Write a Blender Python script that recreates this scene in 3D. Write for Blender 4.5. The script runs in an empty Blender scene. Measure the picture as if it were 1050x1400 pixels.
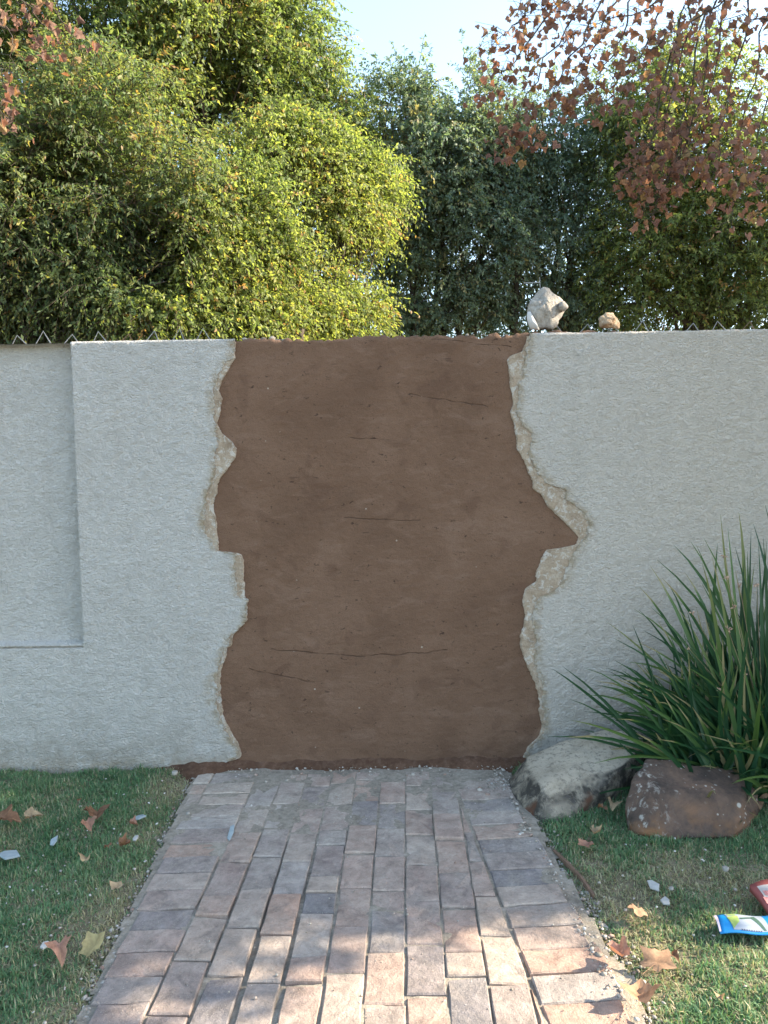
import bpy, bmesh, math, random
import numpy as np
from mathutils import Vector, Matrix

# ------------------------------------------------------------------ camera, world, sun, exposure
SC = bpy.context.scene
COL = SC.collection
R = math.radians
CAM_POS = Vector((0.0, -3.62, 1.45))
F_PX, IMG_W, IMG_H = 1050.0, 1050.0, 1400.0
PITCH, ROLL, YAW = R(3.54), R(-0.95), R(0.55)
cam_rot = Matrix.Rotation(YAW, 3, 'Z') @ Matrix.Rotation(R(90) - PITCH, 3, 'X') @ Matrix.Rotation(ROLL, 3, 'Z')
cam_data = bpy.data.cameras.new('camera')
cam = bpy.data.objects.new('camera', cam_data)
COL.objects.link(cam)
cam.matrix_world = Matrix.Translation(CAM_POS) @ cam_rot.to_4x4()
cam_data.sensor_fit = 'VERTICAL'
cam_data.sensor_height = 36.0
cam_data.lens = 36.0 * F_PX / IMG_H
cam_data.clip_start = 0.05
cam_data.clip_end = 2000.0
SC.camera = cam

SUN_EL, SUN_OFF = R(31.0), R(4.0)          # elevation; how far behind the wall's plane the sun stands
to_sun = Vector((math.cos(SUN_OFF) * math.cos(SUN_EL), math.sin(SUN_OFF) * math.cos(SUN_EL), math.sin(SUN_EL)))
world = bpy.data.worlds.new('World')
SC.world = world
world.use_nodes = True
wn = world.node_tree
wn.nodes.clear()
sky = wn.nodes.new('ShaderNodeTexSky')
sky.sky_type = 'NISHITA'
sky.sun_disc = False
sky.sun_elevation = SUN_EL
sky.sun_rotation = R(90) - SUN_OFF
sky.air_density = 1.0
sky.dust_density = 1.0
sky.ozone_density = 0.6
bg = wn.nodes.new('ShaderNodeBackground')
bg.inputs['Strength'].default_value = 0.15
wout = wn.nodes.new('ShaderNodeOutputWorld')
hsv = wn.nodes.new('ShaderNodeHueSaturation')      # the camera's white balance for open shade
hsv.inputs['Saturation'].default_value = 0.88
hsv.inputs['Hue'].default_value = 0.488
wn.links.new(sky.outputs[0], hsv.inputs['Color'])
wn.links.new(hsv.outputs[0], bg.inputs['Color'])
wn.links.new(bg.outputs[0], wout.inputs['Surface'])

sun_d = bpy.data.lights.new('sun', 'SUN')
sun_d.energy = 5.0
sun_d.angle = R(0.55)
sun_d.color = (1.0, 0.86, 0.66)
sun = bpy.data.objects.new('sun', sun_d)
COL.objects.link(sun)
sun.rotation_euler = (-to_sun).to_track_quat('-Z', 'Y').to_euler()
sun.location = (12, 3, 9)

SC.view_settings.view_transform = 'Standard'
SC.view_settings.look = 'None'
SC.view_settings.gamma = 1.0
SC.view_settings.use_curve_mapping = False
SC.view_settings.exposure = 1.92

# ------------------------------------------------------------------ helpers
def ray(px, py):
    return (cam_rot @ Vector(((px - IMG_W / 2) / F_PX, -(py - IMG_H / 2) / F_PX, -1.0)))

def on_ground(px, py, z=0.0):
    d = ray(px, py)
    return CAM_POS + d * ((z - CAM_POS.z) / d.z)

def on_y(px, py, y=0.0):
    d = ray(px, py)
    return CAM_POS + d * ((y - CAM_POS.y) / d.y)

def link(o, parent=None):
    COL.objects.link(o)
    if parent is not None:
        o.parent = parent
    return o

def tag(o, label, cat, group=None, kind=None):
    o['label'] = label
    if cat: o['category'] = cat
    if group: o['group'] = group
    if kind: o['kind'] = kind
    return o

def empty(name, label, cat, loc=(0, 0, 0), rz=0.0, group=None):
    o = bpy.data.objects.new(name, None)
    o.empty_display_size = 0.05
    o.location = loc
    o.rotation_euler = (0, 0, rz)
    link(o)
    return tag(o, label, cat, group)

def mesh_obj(name, verts, faces, mats, parent=None, smooth=False, attrs=None, mat_idx=None):
    """verts: (n,3) array; faces: (m,k) array of equal k, or a list of tuples."""
    me = bpy.data.meshes.new(name)
    verts = np.asarray(verts, dtype=np.float32)
    if isinstance(faces, np.ndarray):
        k = faces.shape[1]
        me.vertices.add(len(verts))
        me.vertices.foreach_set('co', verts.ravel())
        me.loops.add(faces.size)
        me.loops.foreach_set('vertex_index', faces.astype(np.int32).ravel())
        me.polygons.add(len(faces))
        me.polygons.foreach_set('loop_start', np.arange(0, faces.size, k, dtype=np.int32))
        me.update(calc_edges=True)
    else:
        me.from_pydata(verts.tolist(), [], faces)
        me.update()
    if not isinstance(mats, (list, tuple)): mats = [mats]
    for m in mats: me.materials.append(m)
    if mat_idx is not None:
        me.polygons.foreach_set('material_index', np.asarray(mat_idx, dtype=np.int32))
    if smooth:
        me.polygons.foreach_set('use_smooth', np.ones(len(me.polygons), dtype=bool))
    if attrs:
        for an, av in attrs.items():
            a = me.attributes.new(an, 'FLOAT', 'POINT')
            a.data.foreach_set('value', np.asarray(av, dtype=np.float32))
    o = bpy.data.objects.new(name, me)
    return link(o, parent)

def child_at(o, parent):
    """parent o keeping vertices that were given in world space"""
    o.parent = parent
    o.matrix_parent_inverse = Matrix.LocRotScale(parent.location, parent.rotation_euler, None).inverted()
    return o

class Noise:
    def __init__(self, seed):
        rg = np.random.default_rng(seed)
        self.t = rg.random((64, 64, 64)).astype(np.float32) if seed >= 1000 else None
        self.t2 = rg.random((256, 256)).astype(np.float32)
    def n2(self, x, y):
        xi = np.floor(x).astype(int); yi = np.floor(y).astype(int)
        fx = x - xi; fy = y - yi
        fx = fx * fx * (3 - 2 * fx); fy = fy * fy * (3 - 2 * fy)
        t = self.t2
        a = t[xi & 255, yi & 255]; b = t[(xi + 1) & 255, yi & 255]
        c = t[xi & 255, (yi + 1) & 255]; d = t[(xi + 1) & 255, (yi + 1) & 255]
        return (a * (1 - fx) + b * fx) * (1 - fy) + (c * (1 - fx) + d * fx) * fy - 0.5
    def n3(self, p):
        i = np.floor(p).astype(int); f = p - i
        f = f * f * (3 - 2 * f)
        t = self.t; r = 0
        for dx in (0, 1):
            wx = f[:, 0] if dx else 1 - f[:, 0]
            for dy in (0, 1):
                wy = f[:, 1] if dy else 1 - f[:, 1]
                for dz in (0, 1):
                    wz = f[:, 2] if dz else 1 - f[:, 2]
                    r = r + wx * wy * wz * t[(i[:, 0] + dx) & 63, (i[:, 1] + dy) & 63, (i[:, 2] + dz) & 63]
        return r - 0.5
NA, NB, NC = Noise(3), Noise(7), Noise(1001)

def fbm2(n, x, y, octs=3):
    r = 0; a = 1.0; s = 1.0
    for k in range(octs):
        r = r + a * n.n2(x * s + 17 * k, y * s + 31 * k); a *= 0.5; s *= 2.1
    return r

# ------------------------------------------------------------------ materials
class NT:
    def __init__(self, name):
        self.m = bpy.data.materials.new(name)
        self.m.use_nodes = True
        self.t = self.m.node_tree
        self.t.nodes.clear()
        self.out = self.n('ShaderNodeOutputMaterial')
    def n(self, typ, **kw):
        nd = self.t.nodes.new(typ)
        for k, v in kw.items(): setattr(nd, k, v)
        return nd
    def l(self, a, b): self.t.links.new(a, b)
    def coord(self, kind='Object'): return self.n('ShaderNodeTexCoord').outputs[kind]
    def geo_pos(self): return self.n('ShaderNodeNewGeometry').outputs['Position']
    def noise(self, vec, scale, detail=4, rough=0.55, dist=0.0, vscale=None):
        if vscale:
            mp = self.n('ShaderNodeMapping'); mp.inputs['Scale'].default_value = vscale
            self.l(vec, mp.inputs['Vector']); vec = mp.outputs[0]
        nd = self.n('ShaderNodeTexNoise')
        nd.inputs['Scale'].default_value = scale; nd.inputs['Detail'].default_value = detail
        nd.inputs['Roughness'].default_value = rough; nd.inputs['Distortion'].default_value = dist
        self.l(vec, nd.inputs['Vector'])
        return nd.outputs[0]
    def voro(self, vec, scale, feature='F1', out='Distance', rnd=1.0):
        nd = self.n('ShaderNodeTexVoronoi', feature=feature)
        nd.inputs['Scale'].default_value = scale
        nd.inputs['Randomness'].default_value = rnd
        self.l(vec, nd.inputs['Vector'])
        return nd.outputs[out]
    def ramp(self, fac, stops):
        nd = self.n('ShaderNodeValToRGB'); e = nd.color_ramp.elements
        while len(e) < len(stops): e.new(0.5)
        for q, (p, c) in zip(e, stops):
            q.position = p
            q.color = (c, c, c, 1) if isinstance(c, (int, float)) else (*c, 1)
        self.l(fac, nd.inputs[0])
        return nd.outputs[0]
    def mix(self, fac, a, b, mode='MIX'):
        nd = self.n('ShaderNodeMix', data_type='RGBA', blend_type=mode)
        for s, v in ((nd.inputs[0], fac), (nd.inputs[6], a), (nd.inputs[7], b)):
            if isinstance(v, (int, float)): s.default_value = v
            elif isinstance(v, tuple): s.default_value = (*v, 1)
            else: self.l(v, s)
        return nd.outputs[2]
    def math(self, op, a, b=None, c=None, clamp=False):
        nd = self.n('ShaderNodeMath', operation=op); nd.use_clamp = clamp
        for s, v in zip(nd.inputs, (a, b, c)):
            if v is None: continue
            if isinstance(v, (int, float)): s.default_value = v
            else: self.l(v, s)
        return nd.outputs[0]
    def sep(self, vec):
        nd = self.n('ShaderNodeSeparateXYZ'); self.l(vec, nd.inputs[0]); return nd.outputs
    def bump(self, h, dist, strength=1.0, prev=None):
        nd = self.n('ShaderNodeBump'); nd.inputs['Distance'].default_value = dist
        nd.inputs['Strength'].default_value = strength
        self.l(h, nd.inputs['Height'])
        if prev is not None: self.l(prev, nd.inputs['Normal'])
        return nd.outputs[0]
    def done(self, color, rough=0.9, normal=None, spec=0.3, transl=None, tfac=0.35, metallic=0.0):
        b = self.n('ShaderNodeBsdfPrincipled')
        if isinstance(color, tuple): b.inputs['Base Color'].default_value = (*color, 1)
        else: self.l(color, b.inputs['Base Color'])
        if isinstance(rough, (int, float)): b.inputs['Roughness'].default_value = rough
        else: self.l(rough, b.inputs['Roughness'])
        b.inputs['Specular IOR Level'].default_value = spec
        b.inputs['Metallic'].default_value = metallic
        if normal is not None: self.l(normal, b.inputs['Normal'])
        sh = b.outputs[0]
        if transl is not None:
            tr = self.n('ShaderNodeBsdfTranslucent')
            if isinstance(transl, tuple): tr.inputs['Color'].default_value = (*transl, 1)
            else: self.l(transl, tr.inputs['Color'])
            mx = self.n('ShaderNodeMixShader'); mx.inputs[0].default_value = tfac
            self.l(sh, mx.inputs[1]); self.l(tr.outputs[0], mx.inputs[2]); sh = mx.outputs[0]
        self.l(sh, self.out.inputs['Surface'])
        return self.m

def mat_stucco():
    t = NT('painted_stucco'); p = t.geo_pos()
    big = t.noise(p, 1.1, 5, 0.6)
    col = t.ramp(big, [(0.3, (0.575, 0.56, 0.53)), (0.55, (0.62, 0.605, 0.575)), (0.75, (0.55, 0.535, 0.505))])
    med = t.ramp(t.noise(p, 9, 5, 0.65), [(0.35, 0.965), (0.65, 1.02)])
    col = t.mix(1.0, col, med, 'MULTIPLY')
    fleck = t.ramp(t.noise(p, 120, 3, 0.6), [(0.28, 0.90), (0.42, 1.0)])
    col = t.mix(0.5, col, fleck, 'MULTIPLY')
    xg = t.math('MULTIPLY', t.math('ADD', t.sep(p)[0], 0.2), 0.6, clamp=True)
    col = t.mix(t.math('MULTIPLY', xg, 0.8), col, (0.62, 0.555, 0.475))       # the grey turns warmer towards +x
    z = t.sep(p)[2]
    damp = t.math('MULTIPLY', t.math('SUBTRACT', 1.0, t.math('DIVIDE', z, 0.34), clamp=True), t.ramp(t.noise(p, 7, 6, 0.75), [(0.36, 0.0), (0.66, 1.0)]))
    col = t.mix(damp, col, (0.36, 0.33, 0.28))
    streak = t.ramp(t.noise(p, 3.0, 4, 0.6, 0.0, (3.2, 1.0, 0.35)), [(0.52, 0.0), (0.74, 0.22)])
    col = t.mix(streak, col, (0.43, 0.40, 0.35))
    n1 = t.noise(p, 80, 5, 0.62, 0.35, (1.0, 1.0, 1.5))
    n2 = t.noise(p, 30, 3, 0.5, 0.3)
    crk = t.ramp(t.math('ABSOLUTE', t.math('SUBTRACT', n1, 0.46)), [(0.0, 0.0), (0.03, 1.0)])      # thin crevices between the thrown lumps
    crk = t.math('MAXIMUM', crk, t.ramp(n2, [(0.42, 1.0), (0.60, 0.35)]))
    h = t.math('ADD', t.math('MULTIPLY', crk, 0.16), t.math('ADD', t.math('MULTIPLY', n1, 1.5), t.math('MULTIPLY', n2, 1.0)))
    pit = crk
    h2 = t.noise(p, 170, 4, 0.65)
    wear = t.n('ShaderNodeAttribute', attribute_name='wear').outputs['Fac']
    wr = t.math('MULTIPLY', wear, t.ramp(t.noise(p, 26, 6, 0.75, 0.4), [(0.40, 0.0), (0.55, 1.0)]), clamp=True)
    col = t.mix(wr, col, (0.43, 0.36, 0.265))
    col = t.mix(0.75, col, t.ramp(pit, [(0.0, 0.80), (0.7, 0.99), (1.0, 1.0)]), 'MULTIPLY')     # shade of the pits put into the colour
    nrm = t.bump(h2, 0.0022, 0.6, t.bump(h, 0.0190, 1.0))
    return t.done(col, 0.92, nrm, 0.15)

def mat_render():
    t = NT('bare_cement_render'); p = t.geo_pos()
    col = t.ramp(t.noise(p, 14, 6, 0.65), [(0.3, (0.28, 0.215, 0.155)), (0.5, (0.38, 0.305, 0.23)), (0.72, (0.47, 0.40, 0.32))])
    isl = t.ramp(t.noise(p, 30, 6, 0.75, 0.6), [(0.52, 0.0), (0.60, 0.75)])
    col = t.mix(isl, col, (0.56, 0.54, 0.50))
    stn = t.ramp(t.noise(p, 18, 5, 0.7), [(0.30, 0.7), (0.44, 0.0)])
    col = t.mix(stn, col, (0.24, 0.165, 0.11))
    sp = t.ramp(t.noise(p, 160, 2, 0.5), [(0.3, 0.7), (0.5, 1.05)])
    col = t.mix(0.7, col, sp, 'MULTIPLY')
    return t.done(col, 0.95, t.bump(t.noise(p, 110, 7, 0.75), 0.010, 1.0), 0.15)

def mat_mud():
    t = NT('brown_mud_plaster'); p = t.geo_pos()
    col = t.ramp(t.noise(p, 2.3, 6, 0.62, 0.4), [(0.28, (0.120, 0.071, 0.047)), (0.5, (0.150, 0.090, 0.060)), (0.72, (0.182, 0.113, 0.078))])
    smear = t.ramp(t.noise(p, 5.0, 4, 0.6, 0.8, (1.0, 1.0, 2.2)), [(0.55, 0.0), (0.64, 0.42)])
    col = t.mix(smear, col, (0.195, 0.125, 0.09))
    dk = t.ramp(t.noise(p, 7.0, 3, 0.55, 0.6), [(0.57, 0.0), (0.68, 0.55)])
    col = t.mix(dk, col, (0.108, 0.062, 0.042))
    tro = t.ramp(t.noise(p, 22, 4, 0.65, 0.3, (0.35, 1.0, 1.9)), [(0.27, 0.6), (0.34, 0.0)])
    col = t.mix(tro, col, (0.062, 0.036, 0.026))
    trl = t.ramp(t.noise(p, 17, 5, 0.7, 0.5, (0.35, 1.0, 2.0)), [(0.64, 0.0), (0.74, 0.45)])
    col = t.mix(trl, col, (0.23, 0.158, 0.12))
    grit = t.ramp(t.noise(p, 230, 3, 0.6), [(0.34, 0.62), (0.5, 1.0), (0.70, 1.22)])
    col = t.mix(0.45, col, grit, 'MULTIPLY')
    pits = t.ramp(t.noise(p, 40, 3, 0.6, 0.6, (0.8, 1.0, 1.5)), [(0.30, 0.85), (0.335, 0.0)])
    col = t.mix(pits, col, (0.05, 0.03, 0.022))
    chips = t.ramp(t.voro(p, 13.0), [(0.04, 0.9), (0.065, 0.0)])
    gate = t.ramp(t.noise(p, 9.0, 2, 0.5), [(0.50, 0.0), (0.53, 1.0)])
    col = t.mix(t.math('MULTIPLY', chips, gate), col, (0.36, 0.31, 0.26))
    x, y, z = t.sep(p)
    wob = t.math('MULTIPLY', t.math('SUBTRACT', t.noise(p, 8, 3, 0.6), 0.5), 0.035)
    def scratch(ax, az, bx, bz, sag, w, k):
        nonlocal col, hsum
        u = t.math('DIVIDE', t.math('SUBTRACT', x, ax), bx - ax)
        line = t.math('ADD', t.math('MULTIPLY_ADD', u, bz - az, az), t.math('MULTIPLY', t.math('MULTIPLY', u, t.math('SUBTRACT', 1.0, u)), -4 * sag))
        d = t.math('ABSOLUTE', t.math('SUBTRACT', t.math('ADD', z, wob), line))
        inr = t.math('MULTIPLY', t.math('GREATER_THAN', u, 0.0), t.math('LESS_THAN', u, 1.0))
        m = t.math('MULTIPLY', t.math('SUBTRACT', 1.0, t.math('DIVIDE', d, w), clamp=True), inr)
        m = t.math('MULTIPLY', m, t.ramp(t.noise(p, 24, 2, 0.5), [(0.35, 0.25), (0.55, 1.0)]))
        col = t.mix(t.math('MULTIPLY', m, k), col, (0.055, 0.032, 0.024))
        hsum = t.math('SUBTRACT', hsum, t.math('MULTIPLY', m, 0.5))
    hsum = t.noise(p, 30, 5, 0.65, 0.0, (0.9, 1.0, 1.2))
    for (a, b, sag, w, k) in [((370, 887), (612, 890), 0.03, 0.0045, 0.65), ((560, 538), (668, 556), 0.0, 0.004, 0.5), ((478, 598), (540, 602), 0.0, 0.004, 0.7),
                              ((340, 916), (430, 934), 0.0, 0.004, 0.5), ((470, 708), (575, 712), 0.004, 0.003, 0.5), ((590, 462), (700, 474), 0.0, 0.003, 0.5)]:
        pa, pb = on_y(*a), on_y(*b)
        scratch(pa.x, pa.z, pb.x, pb.z, sag, w, k)
    return t.done(col, 0.93, t.bump(hsum, 0.010, 0.8, t.bump(t.noise(p, 170, 4, 0.65), 0.004, 0.7)), 0.15)

def mat_brick():
    t = NT('clay_paver'); p = t.geo_pos()
    oi = t.n('ShaderNodeObjectInfo').outputs['Random']
    base = t.ramp(oi, [(0.0, (0.36, 0.285, 0.235)), (0.18, (0.25, 0.21, 0.195)), (0.36, (0.36, 0.24, 0.185)), (0.55, (0.19, 0.175, 0.18)), (0.72, (0.39, 0.305, 0.25)), (0.88, (0.29, 0.26, 0.245)), (1.0, (0.37, 0.235, 0.18))])
    mott = t.ramp(t.noise(p, 16, 6, 0.7, 0.5), [(0.3, 0.55), (0.7, 1.35)])
    col = t.mix(1.0, base, mott, 'MULTIPLY')
    y = t.sep(p)[1]
    # cement and sand dust trodden in, thickest near the broken wall
    near = t.math('MULTIPLY_ADD', y, 0.46, 0.98, clamp=True)
    dn = t.ramp(t.noise(p, 5, 7, 0.72, 0.3), [(0.34, 0.05), (0.64, 1.0)])
    dust = t.math('MULTIPLY', dn, near, clamp=True)
    fine = t.ramp(t.noise(p, 70, 5, 0.75), [(0.35, 0.35), (0.65, 1.0)])
    col = t.mix(t.math('MULTIPLY', dust, fine), col, (0.56, 0.505, 0.43))
    speck = t.ramp(t.noise(p, 260, 2, 0.6), [(0.63, 0.0), (0.72, 0.7)])
    col = t.mix(speck, col, (0.50, 0.46, 0.41))
    stain = t.ramp(t.noise(p, 8, 5, 0.7, 0.8), [(0.56, 0.0), (0.68, 0.45)])
    col = t.mix(stain, col, (0.14, 0.12, 0.11))
    dkspeck = t.ramp(t.noise(p, 190, 2, 0.6), [(0.27, 0.6), (0.36, 0.0)])
    col = t.mix(dkspeck, col, (0.10, 0.085, 0.075))
    h = t.noise(p, 60, 6, 0.7)
    return t.done(col, 0.9, t.bump(t.noise(p, 230, 4, 0.7), 0.003, 0.7, t.bump(h, 0.008, 0.9)), 0.2)

def mat_sand(name, a, b, c, sc=40, bump=0.006):
    t = NT(name); p = t.geo_pos()
    col = t.ramp(t.noise(p, sc, 6, 0.75), [(0.3, a), (0.5, b), (0.7, c)])
    big = t.ramp(t.noise(p, 4, 5, 0.6), [(0.3, 0.75), (0.7, 1.15)])
    col = t.mix(1.0, col, big, 'MULTIPLY')
    return t.done(col, 0.97, t.bump(t.noise(p, sc * 3, 5, 0.75), bump, 0.9), 0.1)

def mat_stone_bits():
    t = NT('gravel_stone')
    v = t.n('ShaderNodeAttribute', attribute_name='tone').outputs['Fac']
    col = t.ramp(v, [(0.0, (0.20, 0.17, 0.14)), (0.35, (0.36, 0.32, 0.27)), (0.7, (0.47, 0.44, 0.40)), (0.9, (0.30, 0.19, 0.14)), (1.0, (0.62, 0.60, 0.57))])
    p = t.geo_pos()
    col = t.mix(0.7, col, t.ramp(t.noise(p, 200, 3, 0.6), [(0.3, 0.7), (0.7, 1.15)]), 'MULTIPLY')
    return t.done(col, 0.95, t.bump(t.noise(p, 300, 3), 0.002, 0.6), 0.15)

def mat_leafy(name, stops, tfac=0.4, tgain=(1.55, 1.55, 0.8), rough=0.55, spec=0.35):
    t = NT(name)
    v = t.n('ShaderNodeAttribute', attribute_name='tone').outputs['Fac']
    col = t.ramp(v, stops)
    tr = t.mix(1.0, col, tgain, 'MULTIPLY')
    return t.done(col, rough, None, spec, tr, tfac)

def mat_plane_leaf(name, stops, dry=False):
    t = NT(name); c = t.coord('Object')
    oi = t.n('ShaderNodeObjectInfo').outputs['Random']
    col = t.ramp(oi, stops)
    blot = t.ramp(t.noise(c, 30, 4, 0.65), [(0.35, 0.65), (0.65, 1.2)])
    col = t.mix(1.0, col, blot, 'MULTIPLY')
    x, y, z = t.sep(c)
    # veins: pale ribs that fan out from the stalk
    ang = t.math('ARCTAN2', x, t.math('ADD', y, 0.02))
    rib = t.math('ABSOLUTE', t.math('SINE', t.math('MULTIPLY', ang, 4.2)))
    rib = t.ramp(rib, [(0.0, 0.5), (0.12, 0.0)])
    col = t.mix(rib, col, (0.42, 0.30, 0.17))
    tr = t.mix(1.0, col, (1.5, 1.1, 0.8), 'MULTIPLY')
    return t.done(col, 0.75, t.bump(t.noise(c, 60, 3), 0.003, 0.5), 0.2, tr, 0.25 if dry else 0.38)

def mat_bark(name, a, b, sc=20):
    t = NT(name); p = t.geo_pos()
    n = t.noise(p, sc, 5, 0.7, 0.3, (2.0, 2.0, 0.35))
    return t.done(t.ramp(n, [(0.3, a), (0.7, b)]), 0.95, t.bump(n, 0.012, 0.8), 0.1)

def mat_pale_rock():
    t = NT('pale_lichen_rock'); p = t.geo_pos()
    col = t.ramp(t.noise(p, 9, 7, 0.7), [(0.28, (0.38, 0.325, 0.245)), (0.48, (0.54, 0.47, 0.37)), (0.7, (0.62, 0.55, 0.44))])
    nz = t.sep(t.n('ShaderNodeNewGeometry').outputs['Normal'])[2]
    # dark mottling keeps to the steep faces
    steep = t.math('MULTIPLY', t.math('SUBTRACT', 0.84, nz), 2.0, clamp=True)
    steep_dark = t.math('MULTIPLY', t.math('MULTIPLY', steep, 2.2, clamp=True), t.ramp(t.noise(p, 13, 6, 0.75, 0.5), [(0.34, 0.15), (0.54, 1.0)]), clamp=True)
    col = t.mix(steep_dark, col, (0.085, 0.078, 0.068))
    sp = t.ramp(t.noise(p, 48, 6, 0.75), [(0.38, 1.0), (0.48, 0.0)])
    col = t.mix(t.math('MULTIPLY', sp, 0.6), col, (0.14, 0.13, 0.12))
    rust = t.math('MULTIPLY', t.math('MULTIPLY', steep, 1.5, clamp=True), t.ramp(t.noise(p, 7, 2, 0.5), [(0.60, 0.0), (0.68, 0.9)]))
    col = t.mix(rust, col, (0.17, 0.085, 0.055))
    return t.done(col, 0.95, t.bump(t.noise(p, 45, 8, 0.78), 0.022, 1.0), 0.15)

def mat_red_rock():
    t = NT('dark_red_rock'); p = t.geo_pos()
    col = t.ramp(t.noise(p, 7, 7, 0.7, 0.4), [(0.32, (0.075, 0.060, 0.053)), (0.5, (0.155, 0.108, 0.086)), (0.68, (0.25, 0.16, 0.115))])
    z = t.sep(p)[2]
    low = t.math('MULTIPLY', t.math('SUBTRACT', 1.0, t.math('DIVIDE', z, 0.12), clamp=True), t.ramp(t.noise(p, 9, 4, 0.6), [(0.42, 0.0), (0.62, 1.0)]))
    col = t.mix(low, col, (0.33, 0.17, 0.085))
    li = t.ramp(t.voro(p, 19), [(0.16, 1.0), (0.24, 0.0)])
    li = t.math('MULTIPLY', li, t.ramp(t.noise(p, 9, 3, 0.6), [(0.52, 0.0), (0.58, 1.0)]))
    li2 = t.math('MULTIPLY', t.ramp(t.voro(p, 48), [(0.16, 1.0), (0.26, 0.0)]), t.ramp(t.noise(p, 14, 2, 0.5), [(0.55, 0.0), (0.60, 0.9)]))
    x = t.sep(p)[0]
    lefts = t.ramp(t.noise(p, 20, 5, 0.7, 0.4, (1.6, 1.6, 0.5)), [(0.55, 0.0), (0.66, 0.8)])
    lefts = t.math('MULTIPLY', lefts, t.math('SUBTRACT', 1.0, t.math('DIVIDE', t.math('SUBTRACT', x, 0.98), 0.14), clamp=True), clamp=True)
    col = t.mix(t.math('MAXIMUM', t.math('MAXIMUM', li, li2), lefts), col, (0.56, 0.53, 0.48))
    return t.done(col, 0.92, t.bump(t.noise(p, 50, 8, 0.78), 0.02, 1.0), 0.2)

def mat_plain(name, c, rough=0.6, spec=0.4, var=0.15, metallic=0.0, sc=40):
    t = NT(name); p = t.coord('Object')
    m = t.ramp(t.noise(p, sc, 4, 0.6), [(0.3, 1 - var), (0.7, 1 + var)])
    return t.done(t.mix(1.0, c, m, 'MULTIPLY'), rough, None, spec, metallic=metallic)

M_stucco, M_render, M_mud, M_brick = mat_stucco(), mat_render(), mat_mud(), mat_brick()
M_bed = mat_sand('joint_sand', (0.19, 0.165, 0.135), (0.31, 0.275, 0.225), (0.42, 0.375, 0.32))
M_soil = mat_sand('lawn_soil', (0.11, 0.095, 0.06), (0.20, 0.175, 0.115), (0.32, 0.28, 0.20), 30)
M_ground = mat_sand('dry_ground', (0.09, 0.075, 0.05), (0.16, 0.13, 0.085), (0.22, 0.18, 0.12), 6, 0.02)
M_wetmud = mat_sand('spilled_mud', (0.075, 0.042, 0.028), (0.12, 0.068, 0.045), (0.17, 0.11, 0.08), 35, 0.01)
M_bits = mat_stone_bits()
M_grass = mat_leafy('grass_blade', [(0.0, (0.075, 0.155, 0.080)), (0.45, (0.135, 0.25, 0.125)), (0.7, (0.24, 0.32, 0.18)), (0.85, (0.31, 0.28, 0.17)), (1.0, (0.46, 0.42, 0.30))], 0.35, (1.3, 1.35, 0.8), 0.6, 0.25)
GREEN = [(0.0, (0.065, 0.112, 0.060)), (0.4, (0.120, 0.172, 0.080)), (0.7, (0.19, 0.225, 0.085)), (0.92, (0.24, 0.22, 0.07)), (1.0, (0.26, 0.17, 0.07))]
YELLOW = [(0.0, (0.10, 0.15, 0.06)), (0.35, (0.19, 0.245, 0.08)), (0.7, (0.29, 0.325, 0.10)), (0.93, (0.37, 0.345, 0.10)), (1.0, (0.32, 0.20, 0.09))]
DARK = [(0.0, (0.085, 0.140, 0.115)), (0.45, (0.145, 0.208, 0.155)), (0.8, (0.21, 0.26, 0.16)), (1.0, (0.28, 0.25, 0.13))]
M_green = mat_leafy('green_leaf', GREEN, 0.52)
OLIVE = [tuple((p, tuple(0.45 * a + 0.55 * b for a, b in zip(c, d)))) for (p, c), (q, d) in zip(GREEN, [YELLOW[0], YELLOW[1], YELLOW[2], YELLOW[3], YELLOW[4]])]
M_olive = mat_leafy('olive_leaf', OLIVE, 0.54)
M_yellow = mat_leafy('yellowing_leaf', YELLOW, 0.55)
M_dark = mat_leafy('dark_leaf', DARK, 0.45)
M_strap = mat_leafy('strap_leaf', [(0.0, (0.012, 0.046, 0.022)), (0.5, (0.022, 0.074, 0.029)), (0.85, (0.085, 0.15, 0.04)), (1.0, (0.28, 0.24, 0.13))], 0.2, (1.2, 1.4, 0.6), 0.42, 0.5)
RUSSET = [(0.0, (0.15, 0.092, 0.080)), (0.3, (0.25, 0.145, 0.105)), (0.6, (0.19, 0.112, 0.096)), (0.85, (0.32, 0.185, 0.110)), (1.0, (0.28, 0.21, 0.10))]
M_russet = mat_plane_leaf('russet_leaf', RUSSET)
M_russet_mass = mat_leafy('russet_foliage', RUSSET, 0.35, (1.4, 1.1, 0.8))
M_bark = mat_bark('grey_brown_bark', (0.045, 0.036, 0.028), (0.12, 0.10, 0.08))
M_bark_pale = mat_bark('mottled_bark', (0.12, 0.10, 0.075), (0.26, 0.23, 0.18), 9)
M_palerock, M_redrock = mat_pale_rock(), mat_red_rock()
M_steel = mat_plain('galvanised_steel', (0.24, 0.245, 0.25), 0.6, 0.4, 0.25, 0.3)
M_rusty = mat_plain('rusty_steel', (0.16, 0.10, 0.07), 0.8, 0.3, 0.3)

def grid_faces(nx, ny):
    i = np.arange(nx - 1); j = np.arange(ny - 1)
    I, J = np.meshgrid(i, j)
    a = (J * nx + I).ravel()
    return np.stack([a, a + 1, a + nx + 1, a + nx], 1)

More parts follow.
